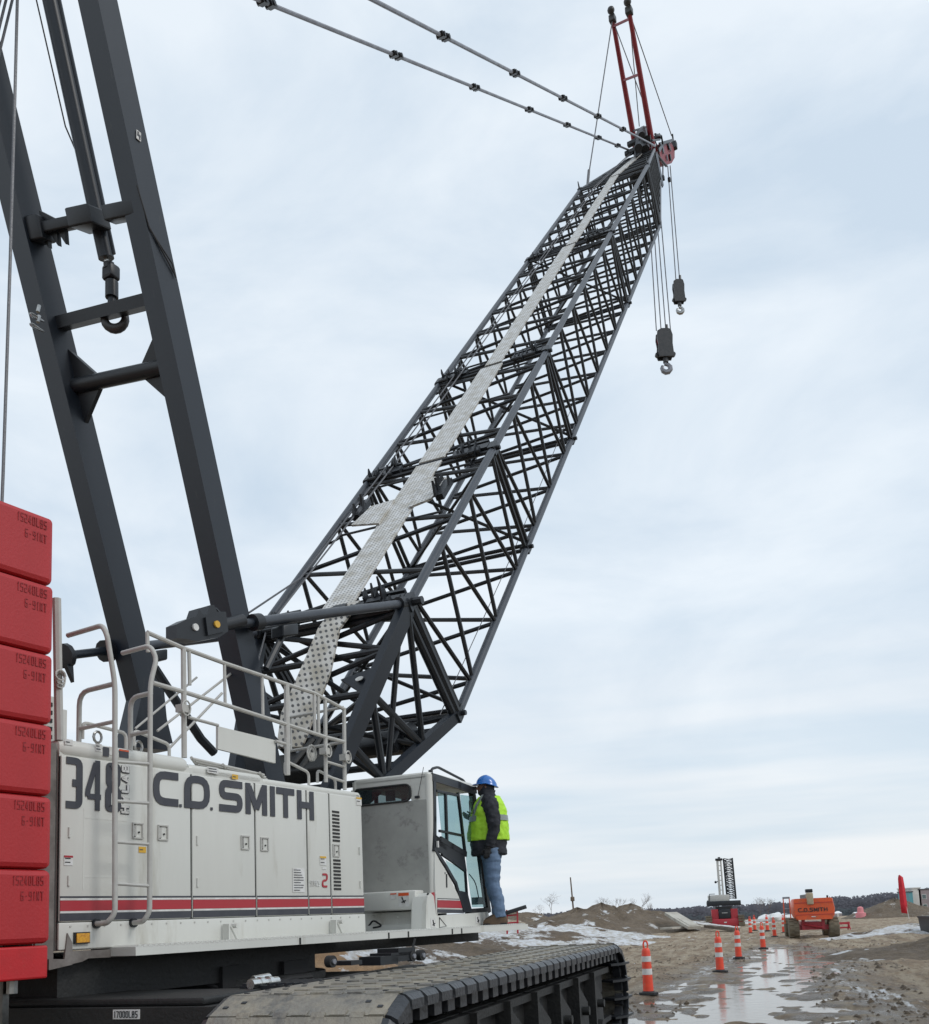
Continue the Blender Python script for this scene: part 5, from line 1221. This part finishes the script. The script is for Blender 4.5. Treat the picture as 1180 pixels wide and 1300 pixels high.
# ================================================================== CHANNELIZERS
def channelizer(lab,p,sc=1,tilt=0):
    t=thing('traffic_channelizer',lab,'traffic cone',p,'orange and white channelizer cones along the lane')
    m=MB()
    def rg(r,z): return [p+Vector((math.cos(a)*r,math.sin(a)*r,z)) for a in [k*2*math.pi/20 for k in range(20)]]
    m.loft([rg(.108,.05),rg(.103,.2),rg(.095,.6),rg(.087,.86),rg(.074,.91),rg(.05,.93)]); body=m.build('cone_body',M['conered'],t)
    for z0_,z1_ in ((.40,.52),(.66,.77)):
        m=MB(); r0=.103-(z0_-.2)*.020+.003; r1=.103-(z1_-.2)*.020+.003; m.loft([rg(r0,z0_),rg(r1,z1_)],False); m.build('white_band',M['white'],body)
    m=MB(); m.path([p+Vector((x*1.0,0,z)) for x,z in ((-.035,.92),(-.045,1.0),(-.03,1.06),(0,1.075),(.03,1.06),(.045,1.0),(.035,.92))],.018,8); m.build('handle_loop',M['conered'],t)
    m=MB(); m.loft([[p+Vector((math.cos(a)*.20,math.sin(a)*.20,z)) for a in [R(22.5+45*k) for k in range(8)]] for z in (0,.045)]+[rg(.14,.07)][:0],True,False); m.loft([rg(.14,.045),rg(.11,.075)],True); m.build('rubber_base',M['rub'],t)
    return t
spots=[(824,1264,'nearest channelizer cone, just beyond the end of the crawler track'),(915,1235,'second nearest channelizer cone, at the left edge of the long puddle'),(938.5,1217,'third cone from the crane, behind the puddle-edge cone'),(969.5,1204,'channelizer cone standing alone left of the orange boom lift wheels'),
(984,1189,'farther cone between the lone cone and the lift ladder'),(996,1185,'cone close to the left wheels of the orange boom lift'),(953.5,1185,'left one of two far cones close together right of the distant red crane'),(959,1182,'right one of two far cones close together right of the distant red crane'),(975,1183,'far cone in front of the snowy heap, nearly hidden')]
c0=None
for i,(x,y,lab) in enumerate(spots):
    p=ground_at(x,y); p.z=max(hgt(p.x,p.y),-.03)
    if c0 is None: c0=channelizer(lab,p)
    else: copy_thing(c0,p,random.uniform(0,.3),1.0,lab)
# ================================================================== BOOM LIFT
p=ground_at(1034,1190); p.z=-.02
lift=thing('boom_lift','orange boom lift seen from behind, company name on its counterweight','boom lift',p)
X_,Y_=Vector((math.cos(R(-14)),math.sin(R(-14)),0)),Vector((-math.sin(R(-14)),math.cos(R(-14)),0))
def LP(x,y,z): return p+X_*x+Y_*y+Z*z
def wheel(mb,c,r,w,ax,n=26):
    c=Vector(c); u_=Z; v_=ax.cross(Z).normalized()
    prof=[(r*.45,-w/2),(r*.9,-w/2),(r,-w*.38),(r,w*.38),(r*.9,w/2),(r*.45,w/2)]
    mb.loft([[c+ax*o+(u_*math.sin(t)+v_*math.cos(t))*rr for t in [k*2*math.pi/n for k in range(n)]] for rr,o in prof],True)
    for k in range(14):
        for s in (-1,1):
            t=(k+(.5 if s>0 else 0))*2*math.pi/14; q=c+ax*(s*w*.24)+(u_*math.sin(t)+v_*math.cos(t))*(r*1.01); tt=(u_*math.cos(t)-v_*math.sin(t)); nn=(u_*math.sin(t)+v_*math.cos(t)); mb.box(q,ax*w*.22,(tt+ax*s*.3).normalized()*.035,nn*.025)
for (x,y) in ((-.95,0),(.98,0),(-.95,2.6),(.98,2.6)):
    m=MB(); wheel(m,LP(x,y,.48),.50,.50,X_,22); wh=m.build('wheel',M['tyre'],lift)
    m=MB(); m.tube(LP(x-.2*(1 if x<0 else -1),y,.46),LP(x+.2*(1 if x<0 else -1),y,.46),.2,14); m.build('rim',M['orange'],wh)
m=MB(); m.box(LP(0,0,.52),X_*.75,Y_*.14,Z*.12); m.box(LP(0,1.3,.66),X_*.42,Y_*1.5,Z*.14); m.box(LP(0,2.6,.52),X_*.75,Y_*.14,Z*.12)
for s in (-1,1): m.box(LP(s*.48,-.18,.68),X_*.08,Y_*.08,Z*.28)
m.tube(LP(-.5,-.3,.7),LP(.45,-.3,.5),.05); m.build('chassis',M['stripe_r'],lift)
m=MB()
def cwr(y,k,zlo=.92,zhi=2.0): 
    pr=[(-.95*k,zlo+.22),(-.84*k,zlo),(.84*k,zlo),(.97*k,zlo+.22),(1.0*k,zlo+.55),(.93*k,zhi-.05),(.86*k,zhi),(-.9*k,zhi),(-.97*k,zhi-.08),(-.99*k,zlo+.6)]
    return [LP(x+.06,y,z) for x,z in pr]
m.loft([cwr(-.62,.97),cwr(-.55,1.0),cwr(1.0,1.0),cwr(2.1,.95,1.0,1.85)],True,False); cwt=m.build('counterweight_body',M['orange'],lift)
m=MB(); m.box(LP(.05,-.63,1.78),X_*.92,Y_*.012,Z*.012); m.box(LP(.05,-.63,1.18),X_*.92,Y_*.012,Z*.01); m.build('panel_seam',M['stripe_r'],cwt)
m=MB(); lettering(m,'C.D.SMITH',LP(-.72,-.625,1.32),X_,Z,-Y_,.20,.175,.04,.03,.05,lift=.01,th=.01); m.build('company_lettering',M['seam'],cwt)
m=MB(); m.box(LP(0,-.63,1.07),X_*.10,Y_*.01,Z*.02); m.build('small_decal',M['white'],cwt)
m=MB(); m.bbox(LP(-.1,-.5,1.98),X_*.16,Y_*.25,Z*.3,.05); m.build('boom_cradle',M['tan'],lift)
m=MB(); m.bbox(LP(-.1,-.42,2.38),X_*.17,Y_*.2,Z*.09,.03); m.bbox(LP(-.1,1.6,2.1),X_*.13,Y_*1.6,Z*.12,.03); m.tube(LP(.78,-.3,2.0),LP(.78,-.3,2.12),.05); m.build('boom_end',M['black'],lift)
m=MB()
for x in (-1.35,-1.05): m.tube(LP(x,0,.75),LP(x,0,2.1),.028)
m.build('ladder_rail',M['orange'],lift)
m=MB()
for z in (1.25,1.5): m.tube(LP(-1.35,0,z),LP(-1.05,0,z),.03)
m.bbox(LP(-1.2,0,2.08),X_*.18,Y_*.05,Z*.05,.02); m.build('ladder_rung',M['pend'],lift)
# ================================================================== DISTANT CRANE
p=ground_at(921,1176); p.z=hgt(p.x,p.y)
X_,Y_=Vector((math.cos(R(-12)),math.sin(R(-12)),0)),Vector((-math.sin(R(-12)),math.cos(R(-12)),0))
fc=thing('drill_crane','distant red tracked crane with short pale mast and black lattice leader','crane',p)
def FP(x,y,z): return p+X_*x+Y_*y+Z*z
m=MB(); m.bbox(FP(0,-.9,.38),X_*1.5,Y_*.3,Z*.33,.06); m.box(FP(-.85,-.4,1.1),X_*.3,Y_*.5,Z*.5); m.box(FP(.85,-.4,1.1),X_*.3,Y_*.5,Z*.5); m.box(FP(0,.3,.9),X_*1.0,Y_*.8,Z*.4); m.build('lower_frame',M['stripe_r'],fc)
m=MB(); m.bbox(FP(0,-.75,1.15),X_*.5,Y_*.3,Z*.42,.04); m.tube(FP(0,0,1.4),FP(0,0,1.85),.8,18); m.build('turntable',M['black'],fc)
m=MB(); m.box(FP(0,-1.22,.4),X_*.12,Y_*.01,Z*.05); m.box(FP(0,-1.06,1.25),X_*.25,Y_*.01,Z*.02); m.build('decal',M['white'],fc)
for s in (-1,1):
    m=MB(); 
    for k in range(16):
        for zz in (.08,.95): m.box(FP(s*1.42,-1.1+k*.22,zz+(.0)),X_*.26,Y_*.10,Z*.05)
    for zz in (.3,.55,.78,.0+.12): m.box(FP(s*1.42,-1.25,zz),X_*.27,Y_*.06,Z*.09)
    m.box(FP(s*1.42,.5,.5),X_*.2,Y_*1.6,Z*.38); m.build('track',M['tyre'],fc)
m=MB(); m.bbox(FP(0,-.3,2.12),X_*1.5,Y_*.6,Z*.22,.06); m.build('counterweight',M['black'],fc)
m=MB(); m.bbox(FP(-.3,.3,2.6),X_*.85,Y_*1.0,Z*.3,.05); m.bbox(FP(-1.0,1.0,2.6),X_*.3,Y_*.5,Z*.3,.05); m.build('upper_housing',M['rail'],fc)
m=MB(); m.tube(FP(-1.2,-.2,2.3),FP(-1.2,-.2,3.0),.03); m.tube(FP(-1.2,-.2,3.0),FP(-.7,-.2,3.0),.03); m.ball(FP(-1.38,-.3,2.35),.10,5); m.build('guard_rail',M['black'],fc)
m=MB(); m.bbox(FP(-.22,.6,4.45),X_*.10,Y_*.16,Z*1.75,.03); m.bbox(FP(.08,.6,4.45),X_*.07,Y_*.16,Z*1.75,.03)
for k in range(8): m.box(FP(-.07,.62,2.9+k*.45),X_*.12,Y_*.05,Z*.03)
m.build('mast',M['rail'],fc)
m=MB(); m.bbox(FP(-.08,.6,6.18),X_*.32,Y_*.25,Z*.1,.03); m.tube(FP(-.05,.6,6.3),FP(-.05,.6,6.4),.12); m.ball(FP(-.52,.5,4.1),.12,5); m.tube(FP(-.45,.5,4.1),FP(-.2,.6,4.2),.04); m.build('mast_head',M['black'],fc)
m=MB(); a=[FP(x,y,2.5) for x,y in ((.42,.5),(1.2,.5),(1.2,1.2),(.42,1.2))]; b=[q_+Z*3.75-X_*.06 for q_ in a]
for i in range(4):
    m.tube(a[i],b[i],.06,6)
    n=11
    for k in range(n):
        j=(i+1)%4; m.tube(a[i]+(b[i]-a[i])*k/n,a[j]+(b[j]-a[j])*(k+.5)/n,.035,5); m.tube(a[j]+(b[j]-a[j])*(k+.5)/n,a[i]+(b[i]-a[i])*(k+1)/n,.035,5)
for k in range(12): m.box(a[0]+(b[0]-a[0])*(k+.4)/12+X_*.12,X_*.1,Y_*.05,Z*.06)
m.build('lattice_leader',M['black'],fc)
# ================================================================== SMALL SITE THINGS
p=at(1152,1166,85); p.z=hgt(p.x,p.y)
fl=thing('feather_flag','tall red feather flag on a thin pole before the right-hand dirt mound','flag',p)
def fpx(x,y): return at(x,y,85)
m=MB(); m.path([fpx(1155,1168),fpx(1151,1150),fpx(1147,1130),fpx(1144,1117),fpx(1141,1111.5)],.035,8); m.build('flag_pole',M['white'],fl)
m=MB(); L_pts=[(1141,1111.5),(1140.5,1116),(1141.5,1130),(1143.5,1148),(1145,1159)]; R_pts=[(1142.5,1110.6),(1147,1114),(1149.5,1128),(1152,1146),(1153.5,1160.5)]
rows=[[],[],[]]
for i,(a,b) in enumerate(zip(L_pts,R_pts)):
    A,B=fpx(*a),fpx(*b); rows[0].append(A); rows[1].append((A+B)/2+Vector((0,-.12,0))); rows[2].append(B)
m.loft(rows,False,True,False); fo=m.build('flag_cloth',M['flag'],fl); sd=fo.modifiers.new('t','SOLIDIFY'); sd.thickness=.012
def simple(name,lab,cat,p,fn,mt,group=None):
    m=MB(); fn(m,p); o=m.build(name,M[mt]); rebase(o,p); return tag(o,lab,cat,group)
# utility pole
p=at(729,1160,170); 
def fpole(m,p): 
    q=at(724.5,1114,170); m.tube(p-Z*1,q,.17,8,.11); c=p+(q-p)*.40; m.bbox(c,Vector((.35,0,0)),Vector((0,.25,0)),Z*.4,.1)
simple('utility_pole','slim leaning utility pole with a dark transformer behind the dirt mound','utility pole',p,fpole,'wood')
# slabs lying on the bank
def slab(name,lab,a,b,w,th,mt,cat='slab'):
    d=(b-a); L=d.length; d.normalize(); s=d.cross(Z).normalized(); m=MB(); n=s.cross(d); 
    pts=[a,a+d*L*.5+n*.03,b]; m.box((a+b)/2,d*(L/2),s*(w/2),n*(th/2)); m.box((a+b)/2+d*L*.2+n*(th*.6),d*(L*.25),s*(w*.3),n*(th*.1)); o=m.build(name,M[mt]); rebase(o,a); tag(o,lab,cat)
slab('concrete_slab','long pale slab leaning down the snowy bank left of the distant red crane',at(852,1160,74),at(882,1178,70),1.0,.22,'concrete')
slab('timber_mat','flat pale timber mat lying at the foot of the leaning slab',at(846,1179,70),at(889,1176,74),1.0,.14,'concrete','timber mat')
slab('timber_beam','dark weathered timber beam on the ground before the distant red crane',at(898,1176,72),at(935,1181,66),.5,.2,'wood','timber beam')
slab('steel_plank','thin dark plank lying on mud between the cones and the red crane',at(941,1192,58),at(968,1193,56),.5,.08,'wood','plank')
p=at(652,1172,36); 
def fstand(m,p):
    for x in (-.25,.15): m.tube(p+Vector((x,0,-.4)),p+Vector((x+.02,0,.5)),.035,6)
    for z in (.0,.28): m.tube(p+Vector((-.28,0,z)),p+Vector((.2,0,z+.02)),.03,6)
simple('red_stand','small red tubular stand showing behind the person\'s boots','stand',p,fstand,'stripe_r')
def fbeam(m,p): m.bbox(p+Vector((.05,0,.06)),(Vector((.45,0,.12))),Vector((0,.12,0)),Vector((-.02,0,.07)),.02)
simple('steel_beam','short black steel beam resting on the small red stand','beam',at(652,1158,36),fbeam,'black')
p=at(1190,1176,44); 
def fbin(m,p): m.loft([[p+Vector((x*k,y*k,z)) for x,y in ((-.45,-.5),(1.2,-.5),(1.2,.8),(-.45,.8))] for k,z in ((.9,-.4),(1.0,.40),(1.05,.40),(1.05,.48))],True,False)
simple('steel_skip','dark grey steel skip at the right edge of the photo, on a snowy heap','skip',p,fbin,'blockdark')
p=at(1094,1168,98)
def fpink(m,p):
    def rg(r,z): return [p+Vector((math.cos(a)*r,math.sin(a)*r,z)) for a in [k*2*math.pi/14 for k in range(14)]]
    m.loft([rg(.55,-.3),rg(.5,.7),rg(.32,.75),rg(.28,1.25),rg(.1,1.35)])
simple('pink_barrel','faded pink plastic barrel standing before the far white houses','barrel',p,fpink,'pink')
p=at(1070,1181,60)
def fbarr(m,p):
    for s in (-1,1):
        m.tube(p+Vector((s*.45,-.2,-.1)),p+Vector((s*.42,0,.5)),.04,6); m.tube(p+Vector((s*.45,.25,-.1)),p+Vector((s*.42,0,.5)),.04,6)
    m.box(p+Vector((0,0,.42)),Vector((.5,0,0)),Vector((0,.02,0)),Z*.07); m.box(p+Vector((0,0,.15)),Vector((.5,0,0)),Vector((0,.02,0)),Z*.05)
simple('barricade','low red barricade just right of the boom lift\'s wheels','barricade',p,fbarr,'stripe_r')
# snow-covered rubble beyond the cones
for i,(x,y,r,lab) in enumerate(((972,1168,1.1,'leftmost snow-capped boulder beyond the far cones'),(986,1167,1.2,'second snow-capped boulder beyond the far cones'),(999,1166.5,1.1,'snow-capped boulder beside the boom lift ladder'))):
    p=at(x,y,104)
    def fb(m,p,r=r,i=i): 
        m.ball(p,r*.75,7,(1.2,.9,.75))
        for k in range(len(m.v)): m.v[k]+= (m.v[k]-p)*noise.noise(m.v[k]*1.2+Vector((i,0,0)))*.5
    simple('boulder',lab,'boulder',p,fb,'snow','snow-capped boulders beyond the cones')
# clods churned out of the mud, too many to count
random.seed(31); m=MB(); k=0
while k<2600:
    y=random.uniform(12,46); x=random.uniform(-1,.62*y+2) if y>16 else random.uniform(3,11)
    if puddle(x,y)<.75 or noise.noise(Vector((x*.35,y*.2,41)))<-.05: continue
    tv=x*math.cos(TH)-y*math.sin(TH); tu_=x*math.sin(TH)+y*math.cos(TH)
    if tu_<14.5 and tv<-1.8: continue
    r=random.uniform(.012,.05)*(1 if random.random()<.93 else 1.9); z=hgt(x,y); c_=Vector((x,y,z+r*.15)); k+=1
    a=random.uniform(0,6.28); pts=[c_+Vector((math.cos(a+j*1.257)*r*random.uniform(.8,1.4),math.sin(a+j*1.257)*r*random.uniform(.8,1.4),-r*.2)) for j in range(5)]; tp=c_+Vector((random.uniform(-.3,.3)*r,random.uniform(-.3,.3)*r,r*random.uniform(.5,.9)))
    m.add(pts+[tp],[(j,(j+1)%5,5) for j in range(5)],True)
o=m.build('mud_clods',M['mound']); o['kind']='stuff'; o['label']='loose clods of mud scattered over the churned ground'; o['category']='clods'
# ================================================================== BUILDINGS
def bld(name,lab,p,w,d,h,wm,rm,wins,flat=True,cat='building',yaw=0,group=None):
    t=thing(name,lab,cat,p,group); X=Vector((math.cos(yaw),math.sin(yaw),0));Y=Vector((-math.sin(yaw),math.cos(yaw),0))
    m=MB(); m.box(p+Z*h/2,X*w/2,Y*d/2,Z*h/2); m.build('wall',M[wm],t)
    m=MB()
    if flat: m.box(p+Z*(h+.12),X*(w/2+.15),Y*(d/2+.15),Z*.12)
    else:
        a=[p+X*x*w*.54+Y*y*d*.54+Z*h for x,y in ((-1,-1),(1,-1),(1,1),(-1,1))]; r1,r2=p+X*-w*.54+Z*(h+d*.3),p+X*w*.54+Z*(h+d*.3)
        m.add(a+[r1,r2],[(0,1,5,4),(2,3,4,5),(0,4,3),(1,2,5),(0,3,2,1)])
    m.build('roof',M[rm],t)
    for (x,z,ww,wh) in wins:
        m=MB(); m.box(p+X*x-Y*(d/2+.03)+Z*z,X*ww/2,Y*.04,Z*wh/2); f=m.build('window',M['white'],t)
        m=MB(); m.box(p+X*x-Y*(d/2+.08)+Z*z,X*(ww/2-.1),Y*.02,Z*(wh/2-.1)); m.build('pane',M['glassd'],f)
    return t
p=at(1157,1157,240); bld('site_building','pale end block of the modern building at the far right edge',Vector((p.x,p.y,p.z-2)),2.0,8,7.6,'wall','white',())
p2=at(1171,1157,240); bld('apartment_building','mauve clad modern building with square windows at the far right edge',Vector((p2.x+.8,p2.y,p2.z-2)),6.0,8,7.3,'wallp','roofd',((-1.8,3.2,1.1,1.2),(-1.8,5.6,1.1,1.2),(.6,3.2,1.1,1.2),(.6,5.6,1.1,1.2),(2.4,3.2,.8,1.2),(2.4,5.6,.8,1.2)))
p=at(1152,1157,238); bld('teal_annex','narrow teal glass annex left of the pale end block',Vector((p.x,p.y,p.z-2)),.9,6,6.6,'teal','roofd',())
hn=0
random.seed(12)
HL=[(1050,1156,'far white house just right of the boom lift'),(1057,1154.5,'far house second right of the boom lift'),(1066,1156.5,'far white house third right of the boom lift'),(1073,1155,'far house midway between boom lift and pink barrel'),(1081,1156.5,'far white house left of the pink barrel, second out'),(1087,1158.5,'lowest far house left of the pink barrel'),(1103,1155.5,'far white house right of the pink barrel'),(1110,1154.5,'far house halfway from pink barrel to mound'),(1116,1155,'far house nearest the right-hand mound'),(942,1160,'far pale house between the two machines, left'),(951,1158,'far pale house between the two machines, right'),(887,1162,'far pale house left of the distant red crane')]
for x,y,lab in HL:
    q=at(x,y+2,700); q.z=min(q.z,hgt(q.x,q.y)+2); w=random.uniform(2.6,3.6); bld('house',lab,q-Z*1.5+Vector((0,random.uniform(-60,60),0)),w,3,random.uniform(2.0,2.7),random.choice(('wall','wallp','wall')),'roofs',((-w*.2,1.4,.6,.8),(w*.2,1.4,.6,.8)),False,'house',random.uniform(-.4,.4),'far houses below the wooded ridge')
# ================================================================== TREES
def bare_tree(name,lab,p,h,spread,seed,group,lv=6,r0=.02):
    rnd=random.Random(seed); t=thing(name,lab,'tree',p,group); tr=MB(); cr=MB()
    def grow(mb,a,d,L,r,k):
        b=a+d*L; mb.tube(a,b,r,5 if k<3 else 4,r*.68,cap=False)
        if k>=lv: return
        n=3 if k<3 else rnd.choice((2,3))
        for i in range(n):
            q=Vector((rnd.gauss(0,1),rnd.gauss(0,1),rnd.gauss(0,.5))); nd=(d+q.normalized()*spread+Z*.12).normalized(); grow(cr,a+d*L*rnd.uniform(.6,1),nd,L*rnd.uniform(.6,.8),r*.62,k+1)
    grow(tr,p,Vector((rnd.uniform(-.08,.08),0,1)).normalized(),h*.26,h*r0,0)
    tr.build('trunk',M['bark'],t); cr.build('crown',M['bark'],t)
for i,(x,y,d,h,sp,lab) in enumerate(((700,1164,120,4.6,1.1,'rounded bare tree left of the dirt mounds, behind the snow bank'),(686,1165,128,3.0,1.1,'low bare bush-like tree just left of the rounded bare tree'),(767,1160,150,5.4,.6,'thin bare tree rising behind the left peak of the dirt mound'),(786,1160,150,5.2,.6,'thin bare tree behind the saddle between the mound peaks'),(813,1162,150,6.6,.6,'taller bare tree right of the mound\'s right peak'),(824,1164,160,5,.6,'bare tree at the right foot of the mound'),(966,1160,300,10,.6,'bare tree on the ridge right of the distant crane, left of a pair'),(976,1160,300,11,.6,'bare tree on the ridge left of the boom lift, right of a pair'))):
    p=at(x,y,d); p.z=min(p.z,max(hgt(p.x,p.y),-3)+.5); bare_tree('bare_tree',lab,p,h,sp,i+2,'bare winter trees beyond the site',6,.008)
def woods(name,mt,a0,a1,r0,r1,n,hf,seed,lab):
    rnd=random.Random(seed); m=MB()
    for i in range(n):
        a=R(rnd.uniform(a0,a1)); r=rnd.uniform(r0,r1); x,y=r*math.sin(a),r*math.cos(a); g=hgt(x,y)-1; H=hf(math.degrees(a))*rnd.uniform(.78,1.02)
        for k in range(34):
            rr=rnd.uniform(.45,1.15); t_=rnd.random(); b=Vector((x+rnd.gauss(0,2.4)*(1-.35*t_),y+rnd.gauss(0,2),g+H*t_*.98-rr*.5)); n_=6; a0=rnd.random()*6
            m.add([b+Vector((math.cos(a0+j*1.047)*rr*rnd.uniform(.6,1.1),rnd.uniform(-.06,.06),math.sin(a0+j*1.047)*rr*rnd.uniform(.5,.9))) for j in range(n_)],[tuple(range(n_))])
    o=m.build(name,M[mt]); o['kind']='stuff'; o['label']=lab; o['category']='woods'
def hf(a):
    return 14+8*sst(a,17,28)+3.0*noise.noise(Vector((a*.55,0,0)))+1.5*noise.noise(Vector((a*2.1,3,0)))
woods('distant_woods','twigs',-34,38,840,960,2600,hf,1,'purple-grey bare woods along the far ridge')
woods('distant_evergreens','pine',19,29,825,835,120,lambda a:8,2,'dark evergreens at the foot of the far woods behind the houses')
# ================================================================== LIGHT, SKY, CAMERA
SUN_EL,SUN_AZ=R(42),R(118)
w=bpy.data.worlds.new('World'); scene.world=w; w.use_nodes=True; nt=w.node_tree; N=nt.nodes; L=nt.links; bg=N['Background']; bg.inputs['Strength'].default_value=.103
sky=N.new('ShaderNodeTexSky'); sky.sky_type='NISHITA'; sky.sun_disc=False; sky.sun_elevation=SUN_EL; sky.sun_rotation=SUN_AZ; sky.dust_density=2.0; sky.air_density=1.2
tc=N.new('ShaderNodeTexCoord'); sx=N.new('ShaderNodeSeparateXYZ'); L.new(tc.outputs['Generated'],sx.inputs[0])
mp=N.new('ShaderNodeMapping'); mp.inputs['Scale'].default_value=(1,1,2.3); L.new(tc.outputs['Generated'],mp.inputs[0])
n1=N.new('ShaderNodeTexNoise'); n1.inputs['Scale'].default_value=2.3; n1.inputs['Detail'].default_value=9; n1.inputs['Roughness'].default_value=.55; n1.inputs['Distortion'].default_value=.5; L.new(mp.outputs[0],n1.inputs['Vector'])
cr=N.new('ShaderNodeValToRGB'); e=cr.color_ramp.elements; e[0].position=.38; e[0].color=(6.45,7.6,8.8,1); e[1].position=.62; e[1].color=(8.75,9.5,10.2,1); L.new(n1.outputs['Fac'],cr.inputs[0])
# low bands near the horizon
mp2=N.new('ShaderNodeMapping'); mp2.inputs['Scale'].default_value=(1.2,1.2,13); L.new(tc.outputs['Generated'],mp2.inputs[0])
n2=N.new('ShaderNodeTexNoise'); n2.inputs['Scale'].default_value=1.5; n2.inputs['Detail'].default_value=4; L.new(mp2.outputs[0],n2.inputs['Vector'])
cr2=N.new('ShaderNodeValToRGB'); e=cr2.color_ramp.elements; e[0].position=.4; e[0].color=(6.8,7.9,8.9,1); e[1].position=.62; e[1].color=(9.2,9.5,9.8,1); L.new(n2.outputs['Fac'],cr2.inputs[0])
mr=N.new('ShaderNodeMapRange'); mr.inputs['From Min'].default_value=.06; mr.inputs['From Max'].default_value=.32; L.new(sx.outputs['Z'],mr.inputs['Value'])
mx=N.new('ShaderNodeMix'); mx.data_type='RGBA'; L.new(mr.outputs[0],mx.inputs[0]); L.new(cr2.outputs[0],mx.inputs[6]); L.new(cr.outputs[0],mx.inputs[7])
m2=N.new('ShaderNodeMix'); m2.data_type='RGBA'; m2.inputs[0].default_value=.9; L.new(sky.outputs[0],m2.inputs[6]); L.new(mx.outputs[2],m2.inputs[7]); L.new(m2.outputs[2],bg.inputs['Color'])
sl=bpy.data.lights.new('sun','SUN'); sl.energy=1.1; sl.angle=R(18); sl.color=(1,.97,.93); so=bpy.data.objects.new('sun',sl); col.objects.link(so)
sd_=Vector((math.sin(SUN_AZ)*math.cos(SUN_EL),math.cos(SUN_AZ)*math.cos(SUN_EL),math.sin(SUN_EL))); so.rotation_euler=sd_.to_track_quat('Z','Y').to_euler(); so.location=sd_*60
cd_=bpy.data.cameras.new('camera'); co=bpy.data.objects.new('camera',cd_); col.objects.link(co); scene.camera=co
cd_.sensor_fit='HORIZONTAL'; cd_.sensor_width=36; cd_.lens=36*F/1180; cd_.shift_x=0; cd_.shift_y=(PY-650)/1180; cd_.clip_end=6000; cd_.clip_start=.05
mw=Matrix((( CR.x,CUP.x,-FWD.x,0),(CR.y,CUP.y,-FWD.y,0),(CR.z,CUP.z,-FWD.z,EYE.z),(0,0,0,1))); co.matrix_world=mw
scene.view_settings.view_transform='Standard'; scene.view_settings.look='None'; scene.view_settings.exposure=0; scene.view_settings.gamma=1
